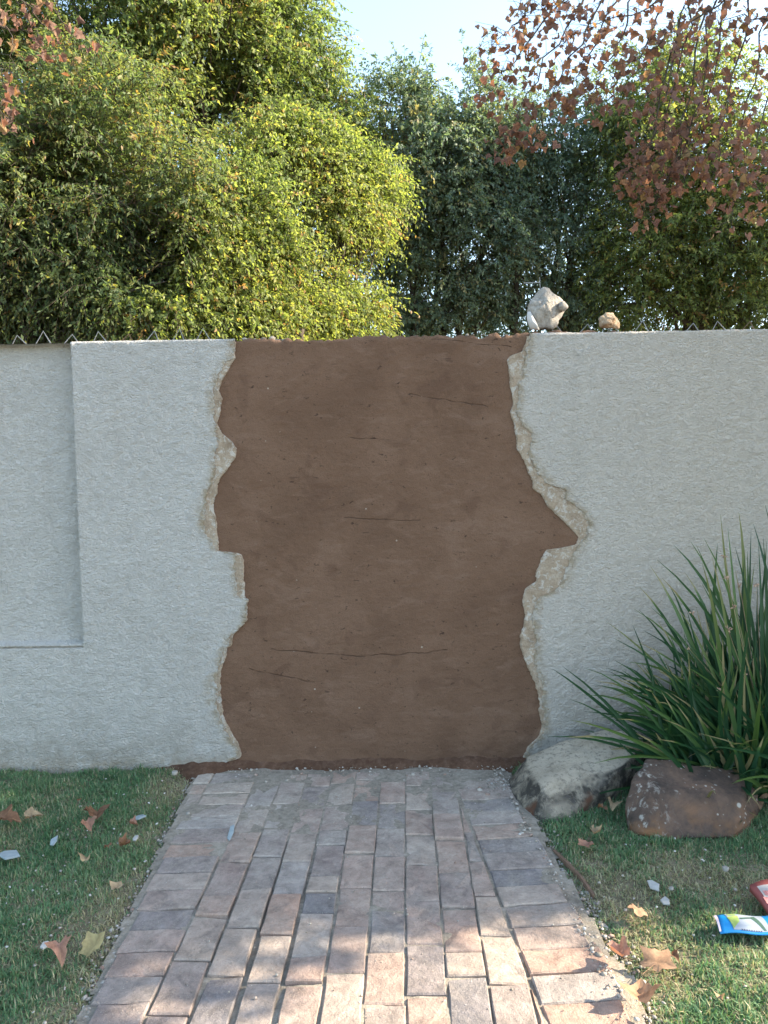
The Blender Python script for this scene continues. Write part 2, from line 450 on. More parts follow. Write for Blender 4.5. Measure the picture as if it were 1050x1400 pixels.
# ------------------------------------------------------------------ ground
def sheet(name, pts, z, mat, kind='structure'):
    o = mesh_obj(name, [(p[0], p[1], z) for p in pts], [tuple(range(len(pts)))], mat)
    o['kind'] = kind
    return o
gv, gf = [], []
ring = [-600, -120, -30, -10, -4, 4, 10, 30, 120, 600]
for yy in ring:
    for xx in ring: gv.append((xx, yy, -0.05))
n_ = len(ring)
for j in range(n_ - 1):
    for i in range(n_ - 1):
        a = j * n_ + i
        gf.append((a, a + 1, a + n_ + 1, a + n_))
g = mesh_obj('ground', gv, gf, M_ground); g['kind'] = 'structure'

# path frame
O2 = on_ground(455, 1062).xy
U2 = (on_ground(377, 1400).xy - O2).normalized()
V2 = Vector((-U2.y, U2.x))
if V2.x < 0: V2 = -V2
def to_uv(p): d = p - O2; return Vector((d.dot(U2), d.dot(V2)))
def from_uv(u, v): return O2 + U2 * u + V2 * v
LEFT_A, LEFT_B = on_ground(276, 1056).xy, on_ground(118, 1395).xy
RIGHT_A, RIGHT_B = on_ground(692, 1070).xy, on_ground(872, 1395).xy
def line_x(a, b, y): return a.x + (b.x - a.x) * (y - a.y) / (b.y - a.y)
def left_x(y): return line_x(LEFT_A, LEFT_B, y)
def right_x(y): return line_x(RIGHT_A, RIGHT_B, y)
Y_NEAR = -3.3
path = bpy.data.objects.new('brick_path', None); link(path)
path['kind'] = 'structure'
def clip(poly, a, b, keep_left=True):
    """clip a 2-D polygon with the line a->b"""
    d = b - a; out = []
    s = lambda p: (d.x * (p.y - a.y) - d.y * (p.x - a.x)) * (1 if keep_left else -1)
    for i in range(len(poly)):
        p, q = poly[i], poly[(i + 1) % len(poly)]
        sp, sq = s(p), s(q)
        if sp >= 0: out.append(p)
        if sp * sq < 0: out.append(p + (q - p) * (sp / (sp - sq)))
    return out

rb = random.Random(11)
def brick(poly, z, tilt):
    area = 0.5 * abs(sum(poly[i].x * poly[(i + 1) % len(poly)].y - poly[(i + 1) % len(poly)].x * poly[i].y for i in range(len(poly))))
    if len(poly) < 3 or area < 0.0012: return
    if sum(poly[i].x * poly[(i + 1) % len(poly)].y - poly[(i + 1) % len(poly)].x * poly[i].y for i in range(len(poly))) < 0: poly = poly[::-1]
    c = sum(poly, Vector((0, 0))) / len(poly)
    ringp = []
    for i in range(len(poly)):
        p, q = poly[i], poly[(i + 1) % len(poly)]
        k = max(1, int((q - p).length / 0.055))
        for j in range(k):
            ringp.append(p + (q - p) * (j / k))
    n = len(ringp); vs = []; fs = []
    jit = [Vector((rb.uniform(-.0018, .0018), rb.uniform(-.0018, .0018))) for _ in ringp]
    jz = [rb.uniform(-.0016, .0012) - (0.007 if rb.random() < 0.09 else 0) for _ in ringp]
    for lvl, (zz, ins) in enumerate(((-0.045, 0.0), (-0.0045, 0.0), (0.0, 0.0045))):
        for p, j, dz in zip(ringp, jit, jz):
            q = p + j
            dv = (c - q)
            q = q + dv.normalized() * ins
            t = tilt[0] * (q.x - c.x) + tilt[1] * (q.y - c.y)
            vs.append((q.x - c.x, q.y - c.y, zz + (dz + t if lvl else 0)))
    for lvl in range(2):
        for i in range(n):
            a = lvl * n + i; b = lvl * n + (i + 1) % n
            fs.append((a, b, b + n, a + n))
    vs.append((0, 0, 0.0008))
    for i in range(n): fs.append((2 * n + i, 2 * n + (i + 1) % n, 3 * n))
    o = mesh_obj('brick', vs, fs, M_brick, path)
    o.location = (c.x, c.y, z)
def rtilt(): return (rb.gauss(0, 0.012), rb.gauss(0, 0.012))
W_COL = (to_uv(on_ground(588, 1062).xy).y - to_uv(on_ground(353, 1062).xy).y) / 7.0
V0 = to_uv(on_ground(353, 1062).xy).y
bx = np.arange(-1.7, 1.9, 0.014); by = np.arange(Y_NEAR, 0.03, 0.014)
BX, BY = np.meshgrid(bx, by)
kk = np.clip((BY + 1.25) / 0.95, 0, 1)                 # joints are full of sand and cement dust near the wall, open further out
BZ = -0.0080 + 0.0058 * kk - 0.012 * np.exp(-((BX - line_x(from_uv(0.4, V0 + 2 * W_COL), from_uv(1.6, V0 + 2 * W_COL), BY)) / 0.16) ** 2) * np.clip((-BY - 0.5) / 0.4, 0, 1) + (0.003 + 0.003 * kk) * fbm2(NA, BX * 9, BY * 9, 3) + 0.003 * fbm2(NB, BX * 60, BY * 60, 2)
BF = grid_faces(len(bx), len(by))
fx, fy = BX.ravel()[BF[:, 0]], BY.ravel()[BF[:, 0]]
BF = BF[(fx > left_x(fy) - 0.035 + 0.02 * NA.n2(fx * 20, fy * 20)) & (fx < right_x(fy) + 0.035 + 0.05 * NA.n2(fx * 14, fy * 14))]
bed = mesh_obj('sand_bed', np.stack([BX.ravel(), BY.ravel(), BZ.ravel()], 1), BF, M_bed, path, True)
eR = (RIGHT_B - RIGHT_A).normalized(); nR = Vector((-eR.y, eR.x))
if nR.x > 0: nR = -nR                      # points into the path
IN_A, IN_B = RIGHT_A + nR * 0.235, RIGHT_B + nR * 0.235
U_END = 2.75
WIDE = {1: 0.012, 2: 0.020, 3: 0.007, 4: 0.005, 5: 0.004}
for k in range(0, 12):
    u = -0.045 - rb.uniform(0, 0.2)
    while u < U_END:
        L = 0.222 + rb.uniform(-0.008, 0.006)
        if rb.random() < 0.10: L *= 0.5
        um = u + L / 2
        gap = 0.003 + WIDE.get(k, 0.003) * max(0.0, min(1.0, (um - 0.35) / 1.0))
        va = V0 + k * W_COL + gap * rb.uniform(0.4, 0.7) ; vb = V0 + (k + 1) * W_COL - gap * 0.45
        dv = rb.uniform(-.002, .002); sk = rb.uniform(-.004, .004)
        u0 = max(u, -0.05 + rb.uniform(-.012, .012))
        poly = [from_uv(u0, va + dv), from_uv(u + L - 0.006 + sk, va + dv), from_uv(u + L - 0.006, vb + dv), from_uv(u0 + sk, vb + dv)]
        poly = clip(poly, IN_A + nR * 0.006, IN_B + nR * 0.006, keep_left=False) if k >= 5 else poly
        if len(poly) >= 3 and u + L > -0.02:
            brick(poly, rb.gauss(0, 0.0022) - (0.003 if k in (1, 2) else 0), rtilt())
        u += L + rb.uniform(0.001, 0.004)
# crosswise border beside the lawn on the one side
u = -0.05
while u < U_END:
    D = 0.112 + rb.uniform(-0.004, 0.004)
    sl = 0.012 + rb.uniform(-.006, .006)
    lx = left_x((O2 + U2 * u).y) + rb.uniform(-.012, .012)
    v_in = V0 - 0.005 + rb.uniform(-.003, .002)
    v_out = v_in - 0.222 + rb.uniform(-.012, .008)
    v_edge = to_uv(Vector((lx, (O2 + U2 * u).y))).y
    v_out = max(v_out, v_edge) if u > 0.3 else v_edge
    if v_in - v_out > 0.245:            # near the wall a second brick end shows
        cut = v_in - 0.205
        brick([from_uv(u + sl * 1.7, v_out), from_uv(u + D - .006 + sl * 1.7, v_out), from_uv(u + D - .006 + sl, cut - .006), from_uv(u + sl, cut - .006)], rb.gauss(0, .002), rtilt())
        v_out = cut
    brick([from_uv(u + sl, v_out), from_uv(u + D - .006 + sl, v_out), from_uv(u + D - .006, v_in), from_uv(u, v_in)], rb.gauss(0, .002), rtilt())
    u += D
# crosswise border on the other side, turned to follow the splayed edge
s = -0.06
Ledge = 2.9
while s < Ledge:
    D = 0.113 + rb.uniform(-.004, .004)
    a = RIGHT_A + eR * s
    out = rb.uniform(-.015, .012)
    sk = rb.uniform(-.006, .006)
    poly = [a - nR * out, a + eR * (D - .006 + sk) - nR * out, a + eR * (D - .006) + nR * 0.230, a + nR * 0.230]
    poly = clip(poly, Vector((-5, 0.005)), Vector((5, 0.005)), keep_left=False)
    if len(poly) >= 3: brick(poly, rb.gauss(0, .002), rtilt())
    s += D

# ------------------------------------------------------------------ lawn soil and grass
def soil_grid(x0, x1, y0, y1, step=0.03):
    xs = np.arange(x0, x1 + step, step); ys = np.arange(y0, y1 + step, step)
    X, Y = np.meshgrid(xs, ys)
    return X, Y
def soil_z(x, y):
    """height of the lawn; it drops to the path edges"""
    lx = left_x(y); rx = right_x(y)
    d = np.where(x < 0, lx - x, x - rx)                  # distance outside the path
    h = -0.006 + 0.022 * fbm2(NA, x * 5, y * 5, 3) + 0.012 * fbm2(NB, x * 22, y * 22, 2)
    k = np.clip((d - 0.01) / 0.10, 0, 1)
    return -0.024 + k * (h + 0.024)
for nm, x0, x1 in (('lawn_soil', -4.2, -0.55), ('lawn_soil', 0.45, 4.2)):
    X, Y = soil_grid(x0, x1, Y_NEAR, 0.0)
    Z = soil_z(X, Y)
    o = mesh_obj(nm, np.stack([X.ravel(), Y.ravel(), Z.ravel()], 1), grid_faces(X.shape[1], X.shape[0]), M_soil, None, True)
    o['kind'] = 'structure'

def bare(x, y):
    """0 = full lawn, 1 = bare or dry ground"""
    b = np.zeros_like(x)
    for (px, py, r, k) in [(190, 1225, 0.17, 0.75), (165, 1275, 0.16, 0.8), (150, 1330, 0.14, 0.7), (205, 1140, 0.12, 0.45), (110, 1390, 0.16, 0.6), (250, 1075, 0.16, 0.9),
                           (850, 1225, 0.17, 0.95), (880, 1290, 0.14, 0.6), (940, 1195, 0.16, 0.85), (1000, 1210, 0.17, 0.7), (860, 1360, 0.12, 0.45), (985, 1190, .15, .4),
                           (820, 1180, 0.08, 0.5), (1000, 1040, 0.30, 1.0), (930, 1020, 0.20, 1.0), (905, 1320, 0.10, 0.6)]:
        c = on_ground(px, py)
        d = np.hypot(x - c.x, (y - c.y) * 0.9) / r
        b = np.maximum(b, k * np.clip(1.35 - d, 0, 1))
    b = b + 0.55 * np.clip(fbm2(NB, x * 4 + 3, y * 4, 3) + 0.0, 0, 1) + 0.5 * np.clip(fbm2(NA, x * 17 + 3, y * 17, 2) - 0.12, 0, 1)
    lx = left_x(y); rx = right_x(y)
    d = np.where(x < 0, lx - x, x - rx)
    b = np.maximum(b, np.clip(1.1 - d / 0.055, 0, 1))
    return np.clip(b, 0, 1)

def grass(name, x0, x1, y0, y1, dens, seed, label, extra=None):
    rg = np.random.default_rng(seed)
    n = int((x1 - x0) * (y1 - y0) * dens)
    x = rg.uniform(x0, x1, n); y = rg.uniform(y0, y1, n)
    lx = left_x(y); rx = right_x(y)
    b = bare(x, y)
    far = np.clip((np.abs(x) - 2.0) / 2.0, 0, 1)
    keep = ((x < lx - 0.012) | (x > rx + 0.03)) & (rg.random(n) > b * 0.62) & (rg.random(n) > far * 0.75) & (y < -0.015)
    if extra is not None: keep &= extra(x, y)
    x, y, b = x[keep], y[keep], b[keep]
    n = len(x)
    z = soil_z(x, y) - 0.003
    az = rg.uniform(0, 2 * np.pi, n)
    clump = fbm2(NA, x * 14, y * 14, 2)
    lean = np.abs(rg.normal(0.75, 0.45, n)); L = rg.uniform(0.014, 0.034, n) * (1.05 + 0.7 * clump) * (1 - 0.35 * b)
    w = rg.uniform(0.0014, 0.0027, n)
    dirx, diry = np.cos(az), np.sin(az)
    px_, py_ = -diry, dirx
    tw = rg.uniform(0, np.pi, n)
    sx = px_ * np.cos(tw); sy = py_ * np.cos(tw)
    sx = np.where(np.abs(np.cos(tw)) < .3, px_, sx); sy = np.where(np.abs(np.cos(tw)) < .3, py_, sy)
    def pt(t, bend):
        h = np.sin(lean * bend) * L * t; v = np.cos(lean * bend) * L * t
        return x + dirx * h, y + diry * h, z + v
    m = pt(0.55, 0.7); e = pt(1.0, 1.25)
    V = np.empty((n, 5, 3))
    V[:, 0] = np.stack([x - sx * w, y - sy * w, z], 1); V[:, 1] = np.stack([x + sx * w, y + sy * w, z], 1)
    V[:, 2] = np.stack([m[0] + sx * w * .85, m[1] + sy * w * .85, m[2]], 1); V[:, 3] = np.stack([m[0] - sx * w * .85, m[1] - sy * w * .85, m[2]], 1)
    V[:, 4] = np.stack(e, 1)
    base = np.arange(n)[:, None] * 5
    F = np.concatenate([base + np.array([[0, 1, 2]]), base + np.array([[0, 2, 3]]), base + np.array([[3, 2, 4]])], 0)
    dry = (rg.random(n) < (0.13 + b * 1.0))
    tone = np.clip(rg.normal(0.38, 0.16, n) + 0.25 * fbm2(NB, x * 3, y * 3, 2) + 0.15 * b, 0, 0.72)
    tone = np.where(dry, rg.uniform(0.72, 1.0, n), tone)
    o = mesh_obj(name, V.reshape(-1, 3), F, M_grass, None, False, {'tone': np.repeat(tone, 5)})
    return tag(o, label, 'grass', None, 'stuff')
grass('grass', -4.0, -0.5, Y_NEAR, -0.01, 42000, 5, 'short green lawn beside the path below the recessed panel of the wall')
grass('grass', 0.55, 4.0, Y_NEAR, -0.01, 42000, 6, 'patchy lawn with dry bits in front of the two boulders')

# ------------------------------------------------------------------ the wall
Z_TOP = on_y(525, 459).z
wall = empty('boundary_wall', 'grey painted roughcast garden wall with a brown mud patch where the coat broke away', 'wall', (0, 0.1, 0))
BROWN_L = [(322, 455), (321, 490), (312, 505), (303, 522), (300, 533), (304, 545), (301, 560), (297, 580), (303, 592), (315, 602), (323, 613), (322, 625), (312, 640), (303, 652), (297, 662), (297, 675), (292, 688), (292, 700), (297, 715), (298, 740), (299, 753), (329, 757), (333, 765), (333, 780), (335, 800), (335, 815), (338, 830), (338, 848), (328, 858), (318, 870), (316, 884), (311, 886), (308, 900), (303, 915), (301, 935), (302, 955), (304, 970), (307, 985), (315, 1000), (325, 1015), (330, 1030), (328, 1037), (310, 1043), (285, 1048), (250, 1052), (235, 1070)]
PAINT_L = [(321, 455), (320, 489), (309, 493), (297, 514), (292, 536), (291, 570), (296, 592), (298, 603), (294, 620), (294, 648), (285, 668), (280, 696), (279, 728), (286, 738), (297, 754), (322, 758), (322, 800), (324, 816), (336, 819), (338, 848), (326, 860), (313, 870), (311, 884), (306, 890), (299, 905), (295, 930), (295, 960), (300, 985), (313, 1010), (326, 1030), (325, 1036), (306, 1043), (282, 1048), (246, 1052), (232, 1070)]
BROWN_R = [(720, 455), (719, 470), (714, 480), (697, 486), (693, 492), (696, 510), (699, 535), (702, 550), (697, 563), (703, 580), (705, 600), (705, 613), (714, 625), (720, 640), (728, 660), (727, 668), (740, 676), (748, 693), (765, 708), (780, 722), (791, 736), (788, 745), (770, 749), (745, 752), (738, 765), (733, 780), (733, 795), (718, 805), (715, 815), (714, 825), (718, 840), (716, 855), (710, 870), (712, 890), (718, 905), (725, 920), (733, 940), (738, 960), (737, 975), (741, 995), (738, 1007), (722, 1022), (712, 1040), (700, 1070)]
PAINT_R = [(727, 453), (722, 475), (718, 490), (713, 520), (706, 560), (713, 580), (728, 592), (725, 620), (738, 650), (746, 660), (777, 670), (772, 682), (795, 696), (806, 715), (801, 735), (794, 743), (785, 757), (771, 790), (760, 808), (736, 816), (728, 850), (735, 880), (729, 900), (740, 930), (743, 960), (746, 995), (741, 1008), (724, 1023), (716, 1040), (704, 1070)]
def outline(pts):
    w = [on_y(*p) for p in pts]
    zs = np.array([p.z for p in w]); xs = np.array([p.x for p in w])
    for i in range(1, len(zs)):
        if zs[i] >= zs[i - 1]: zs[i] = zs[i - 1] - 0.001
    zs = zs[::-1]; xs = xs[::-1]
    def f(z, seed=0.0, amp=0.007):
        return np.interp(z, zs, xs) + amp * fbm2(NA, z * 38 + seed, z * 0 + seed, 3) + amp * 0.9 * fbm2(NB, z * 130, z * 0 + seed, 2)
    return f
fBL, fPL, fBR, fPR = outline(BROWN_L), outline(PAINT_L), outline(BROWN_R), outline(PAINT_R)
P_edge = on_y(105, 680).x
P_sill = on_y(60, 879, 0.03).z

def rough_coat(x, z):
    """depth of the roughcast, towards the street"""
    w = 0.02 * fbm2(NB, x * 9, z * 9, 2)
    a = fbm2(NA, (x + w) * 70, (z + w) * 92, 3)
    b = fbm2(NB, x * 130 + 9, z * 150, 2)
    lump = fbm2(NA, (x + w) * 38, (z + w) * 50, 3) * 0.0042
    return lump + 0.004 * fbm2(NA, x * 3, z * 3, 2)

def coat(side):
    dz = 0.0062
    rows = list(np.arange(-0.05, Z_TOP - 0.004, dz))
    if side < 0:
        rows = [r for r in rows if not (P_sill - 0.024 < r < P_sill + 0.007)] + [P_sill - 0.0215, P_sill - 0.020, P_sill - 0.0125, P_sill - 0.011, P_sill - 0.004, P_sill + 0.004]
        rows.sort()
    rows = np.array(rows)
    if side < 0:
        fine = np.concatenate([np.arange(-4.2, -2.1, 0.05), np.arange(-2.1, -1.02, 0.0062)])
        fine = fine[np.abs(fine - P_edge) > 0.005]
        fine = np.sort(np.concatenate([fine, [P_edge - 0.0035, P_edge + 0.0005]]))
        t = np.linspace(0, 1, 64)[1:]
    else:
        fine = np.concatenate([np.arange(1.06, 2.15, 0.0062), np.arange(2.15, 4.25, 0.05)])
        t = np.linspace(0, 1, 80)[:-1]
    rz = np.concatenate([rows, np.full(5, Z_TOP)])            # last rows turn over the top
    ry = np.concatenate([np.zeros(len(rows)), [0.004, 0.03, 0.09, 0.15, 0.22]])
    b = (fPL if side < 0 else fPR)(np.minimum(rz, Z_TOP - 0.003), 3.0, 0.012)
    if side < 0:
        X = np.concatenate([np.repeat(fine[None], len(rz), 0), fine[-1] + (b[:, None] - fine[-1]) * t[None]], 1)
        X = np.concatenate([X, b[:, None] + 0.002, b[:, None] + 0.001], 1)
    else:
        X = np.concatenate([b[:, None] + (fine[0] - b[:, None]) * t[None], np.repeat(fine[None], len(rz), 0)], 1)
        X = np.concatenate([b[:, None] - 0.001, b[:, None] - 0.002, X], 1)
    Z = np.repeat(rz[:, None], X.shape[1], 1)
    Yd = np.repeat(ry[:, None], X.shape[1], 1)
    rc = rough_coat(X, Z + Yd)
    front = (np.repeat(np.arange(len(rz))[:, None], X.shape[1], 1) < len(rows))
    Yv = np.where(front, -rc, Yd)
    Zv = np.where(front, Z, Z + rc * 0.7)
    # ragged foot of the coat stays in the soil; recessed panel on one side
    if side < 0:
        rec = (X < P_edge) & (Z > P_sill)
        Yv = Yv + np.where(rec & front, 0.058, 0.0) + np.where((X < P_edge - .002) & (np.abs(Z - (P_sill - 0.016)) < 0.0045) & front, 0.020, 0.0)
        Zv = Zv - np.where(rec, 0.007, 0.0) * (~front)
        Zv = Zv + 0.010 * np.exp(-((P_sill - 0.007 - Z) / 0.012) ** 2) * (X < P_edge) * 0
        Yv[:, -2] = 0.004; Yv[:, -1] = 0.018
    else:
        Yv[:, 1] = 0.004; Yv[:, 0] = 0.018
    V = np.stack([X.ravel(), Yv.ravel(), Zv.ravel()], 1)
    dist = np.abs(X - b[:, None])
    wear = np.clip(1.15 - dist / (0.030 + 0.05 * np.clip(fbm2(NB, X * 5, Z * 5, 2) + .1, 0, 1)), 0, 1) + 0.8 * np.clip(1 - (Z + 0.0) / 0.07, 0, 1)
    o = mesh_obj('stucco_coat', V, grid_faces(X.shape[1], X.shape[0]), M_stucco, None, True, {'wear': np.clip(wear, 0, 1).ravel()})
    return child_at(o, wall)
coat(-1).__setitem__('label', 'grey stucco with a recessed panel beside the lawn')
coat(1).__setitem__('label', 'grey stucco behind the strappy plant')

def strip_between(fa, fb, z0, z1, y, depth, mat, name, nx=22, dz=0.007, back=None, seed=1.0):
    zs = np.arange(z0, z1, dz)
    a, b = fa(zs), fb(zs)
    t = np.linspace(0, 1, nx)
    X = a[:, None] + (b - a)[:, None] * t[None]
    Z = np.repeat(zs[:, None], nx, 1)
    Y = y + depth * fbm2(NA, X * 45 + seed, Z * 45, 3)
    if back == 'hi': Y[:, -1] = 0.02
    if back == 'lo': Y[:, 0] = 0.02
    o = mesh_obj(name, np.stack([X.ravel(), Y.ravel(), Z.ravel()], 1), grid_faces(nx, len(zs)), mat, None, True)
    return child_at(o, wall)
strip_between(lambda z: fPL(z, 3.0) - 0.04, lambda z: fBL(z, 8.0, 0.005), -0.03, Z_TOP - 0.012, 0.005, 0.006, M_render, 'broken_render_edge', back='hi')
strip_between(lambda z: fBR(z, 8.0, 0.005), lambda z: fPR(z, 3.0) + 0.04, -0.03, Z_TOP - 0.012, 0.005, 0.006, M_render, 'broken_render_edge', back='lo')

# mud-plastered patch, its rough top turned over the core
xs = np.linspace(-1.06, 1.06, 280)
rows = np.concatenate([np.arange(-0.05, Z_TOP - 0.018, 0.008), [9, 9, 9, 9]])
nr = len(rows) - 4
topz = Z_TOP - 0.005 + 0.020 * fbm2(NB, xs * 14, xs * 0 + 5, 3) + 0.010 * NA.n2(xs * 60, xs * 0) + np.where(xs > on_y(692, 458).x, 0.010, 0) - 0.012 * np.exp(-((xs - on_y(686, 460).x) / 0.012) ** 2)
X = np.repeat(xs[None], len(rows), 0); Z = np.repeat(rows[:, None], len(xs), 1)
Y = 0.013 + 0.005 * fbm2(NA, X * 4, Z * 6, 3) * 0.5 + 0.003 * fbm2(NB, X * 26, Z * 38, 3)
for q, (yy, dz_) in enumerate(((0.016, -0.003), (0.028, 0.0), (0.10, 0.004), (0.205, -0.002))):
    Z[nr + q] = topz + dz_ + 0.008 * NA.n2(xs * 40, xs * 0 + q * 7.3); Y[nr + q] = yy
o = mesh_obj('mud_plaster', np.stack([X.ravel(), Y.ravel(), Z.ravel()], 1), grid_faces(len(xs), len(rows)), M_mud, None, True)
child_at(o, wall); o['label'] = 'brown mud plaster patch with ragged edges'

def box_verts(x0, x1, y0, y1, z0, z1):
    v = [(x0, y0, z0), (x1, y0, z0), (x1, y1, z0), (x0, y1, z0), (x0, y0, z1), (x1, y0, z1), (x1, y1, z1), (x0, y1, z1)]
    f = [(0, 3, 2, 1), (4, 5, 6, 7), (0, 1, 5, 4), (1, 2, 6, 5), (2, 3, 7, 6), (3, 0, 4, 7)]
    return v, f
v, f = box_verts(-4.2, 4.2, 0.098, 0.218, -0.1, Z_TOP - 0.026)
child_at(mesh_obj('wall_core', v, f, M_render), wall)

# crumbled mortar along the broken top, one loose clod per thing is too fine: joined
def pebbles(n, posf, sizef, seed, tonef):
    rg = np.random.default_rng(seed)
    bm = bmesh.new(); bmesh.ops.create_icosphere(bm, subdivisions=1, radius=1)
    bv = np.array([v.co[:] for v in bm.verts]); bfc = np.array([[v.index for v in f.verts] for f in bm.faces]); bm.free()
    V, Fs, T = [], [], []
    for i in range(n):
        c = posf(rg); s = sizef(rg)
        q = bv * (1 + rg.uniform(-.28, .28, (len(bv), 1))) * s * rg.uniform(0.6, 1.25, 3) * np.array([1, 1, 0.7])
        a = rg.uniform(0, 6.28); ca, sa = math.cos(a), math.sin(a)
        q = np.stack([q[:, 0] * ca - q[:, 1] * sa, q[:, 0] * sa + q[:, 1] * ca, q[:, 2]], 1)
        V.append(q + np.array(c)); Fs.append(bfc + i * len(bv)); T.append(np.full(len(bv), tonef(rg)))
    return np.concatenate(V), np.concatenate(Fs), np.concatenate(T)

# ------------------------------------------------------------------ spikes on the wall
def bar(p, q, w0, w1, th):
    """tapered flat bar from p to q: verts and faces"""
    p, q = Vector(p), Vector(q); d = (q - p).normalized()
    s = d.cross(Vector((0, 1, 0))).normalized(); n = Vector((0, 1, 0))
    vs = [p - s * w0 - n * th, p + s * w0 - n * th, p + s * w0 + n * th, p - s * w0 + n * th, q - s * w1 - n * th, q + s * w1 - n * th, q + s * w1 + n * th, q - s * w1 + n * th]
    fs = [(0, 3, 2, 1), (4, 5, 6, 7), (0, 1, 5, 4), (1, 2, 6, 5), (2, 3, 7, 6), (3, 0, 4, 7)]
    return [tuple(v) for v in vs], fs
def spike_strip(label, apexes, seed):
    rs = random.Random(seed)
    xs_ = [on_y(a, 460, 0.13).x for a in apexes]
    root = empty('spike_strip', label, 'wall spikes', (sum(xs_) / len(xs_), 0.13, Z_TOP), 0, 'anti climb spike strips on top of the wall')
    v, f = box_verts(min(xs_) - 0.07, max(xs_) + 0.07, 0.118, 0.142, Z_TOP - 0.002, Z_TOP + 0.004)
    child_at(mesh_obj('base_bar', v, f, M_rusty), root)
    for x in xs_:
        h = rs.uniform(0.052, 0.072); lean = rs.uniform(-.012, .016); hw = rs.uniform(0.036, 0.046)
        ap = Vector((x + lean, 0.13 + rs.uniform(-.01, .01), Z_TOP + h))
        va, fa = bar((x - hw, 0.13, Z_TOP), ap, 0.0020, 0.0010, 0.0008)
        vb, fb = bar((x + hw, 0.128, Z_TOP), ap + Vector((0, -.001, 0.002)), 0.0030, 0.0010, 0.0008)
        o = mesh_obj('spike', va + vb, fa + [tuple(i + 8 for i in t) for t in fb], M_steel if rs.random() < .75 else M_rusty)
        child_at(o, root)
spike_strip('thin bent metal spikes on the wall above the recessed panel and lawn', [-14, 27, 59, 97, 137, 172, 207, 243, 278], 3)
spike_strip('thin bent metal spikes on the wall above the plant, by the loose rubble', [762, 800, 838, 876, 908, 946, 984, 1022, 1060], 4)

# ------------------------------------------------------------------ loose rubble on the wall top
def hull_rock(name, pts, mat, sub=4, p=9.0, amp=0.012, fr=9.0, seed=0.0, parent=None):
    bm = bmesh.new()
    vs = [bm.verts.new(q) for q in pts]
    bmesh.ops.convex_hull(bm, input=vs)
    bm.normal_update()
    c = sum((Vector(q) for q in pts), Vector()) / len(pts)
    N, D = [], []
    for fc in bm.faces:
        n = fc.normal.copy(); d = n.dot(fc.verts[0].co - c)
        if d < 0: n, d = -n, -d
        if fc.calc_area() > 1e-8: N.append(n[:]); D.append(max(d, 1e-4))
    bm.free()
    N, D = np.array(N), np.array(D)
    bm = bmesh.new(); bmesh.ops.create_icosphere(bm, subdivisions=sub, radius=1)
    dirs = np.array([v.co[:] for v in bm.verts]); dirs /= np.linalg.norm(dirs, axis=1)[:, None]
    fcs = np.array([[v.index for v in f.verts] for f in bm.faces]); bm.free()
    q = np.clip(dirs @ N.T, 0, None) / D[None]
    # collapse near-identical planes so that a finely split face does not count twice
    r = 1.0 / (np.sum(q ** p, 1) ** (1 / p))
    P = dirs * r[:, None]
    W = P + np.array(c[:])
    d = NC.n3(W * fr + seed) * amp + NC.n3(W * fr * 2.7 + seed) * amp * .5 + NC.n3(W * fr * 7 + seed) * amp * .22
    W = W + dirs * d[:, None] * 2
    o = mesh_obj(name, W - np.array(c[:]), fcs, mat, parent, True)
    o.location = c
    return o
def px_pts(lst): return [on_y(a, b, y) for a, b, y in lst]
zt = Z_TOP
M_chunk = mat_sand('rubble_cement', (0.22, 0.20, 0.18), (0.36, 0.335, 0.30), (0.46, 0.44, 0.40), 60, 0.012)
M_paintface = mat_plain('painted_flake', (0.46, 0.46, 0.455), 0.9, 0.2, 0.08)
rub = empty('rubble_chunk', 'upright chunk of broken cement with a painted edge, standing on the wall top', 'rubble', on_y(745, 447, 0.1))
chunk = hull_rock('broken_face', px_pts([(722, 420, .07), (728, 404, .09), (745, 393, .10), (752, 396, .10), (772, 412, .12), (776, 420, .12), (766, 434, .10), (756, 450, .08), (733, 451, .07), (722, 438, .07),
                                    (724, 420, .17), (746, 396, .17), (772, 416, .17), (764, 434, .17), (754, 450, .17), (728, 447, .16), (735, 425, .045), (750, 410, .05)]), M_chunk, 5, 36.0, 0.008, 30.0, 2.0)
child_at(chunk, rub)
o = hull_rock('painted_face', px_pts([(721, 424, .05), (720, 436, .05), (725, 450, .06), (738, 452, .06), (736, 446, .045), (726, 438, .04), (725, 424, .045), (722, 426, .10), (727, 450, .10), (738, 451, .10)]), M_paintface, 3, 30.0, 0.003, 30.0, 5.0)
child_at(o, rub)
o = hull_rock('corner_knob', px_pts([(764, 416, .07), (770, 411, .07), (778, 420, .07), (772, 427, .07), (763, 424, .08), (768, 414, .13), (776, 421, .13), (766, 426, .13), (768, 418, .055)]), M_chunk, 3, 30.0, 0.006, 30.0, 9.0)
child_at(o, rub)
M_chunk2 = mat_sand('rubble_brick', (0.24, 0.15, 0.09), (0.38, 0.28, 0.19), (0.50, 0.44, 0.35), 40, 0.01)
o = hull_rock('rubble_chunk', px_pts([(817, 440, .10), (819, 434, .10), (830, 427, .11), (838, 428, .12), (846, 440, .11), (845, 449, .11), (818, 449, .10), (822, 434, .17), (840, 432, .17), (844, 448, .17), (820, 448, .17), (832, 440, .07)]), M_chunk2, 4, 34.0, 0.010, 30.0, 4.0)
tag(o, 'small tan lump of rubble lying on the wall top among the spikes', 'rubble')
v, f = bar(on_y(716, 387, .12), on_y(738, 386, .12), .0022, .0018, .002)
v2, f2 = bar(on_y(738.5, 394, .12), on_y(738, 379, .12), .0014, .0010, .0015)
o = mesh_obj('wire_stub', v + v2, f + [tuple(i + 8 for i in t) for t in f2], M_steel)
tag(o, 'short bent wire sticking out above the upright rubble chunk', 'wire')
rgp = np.random.default_rng(2)
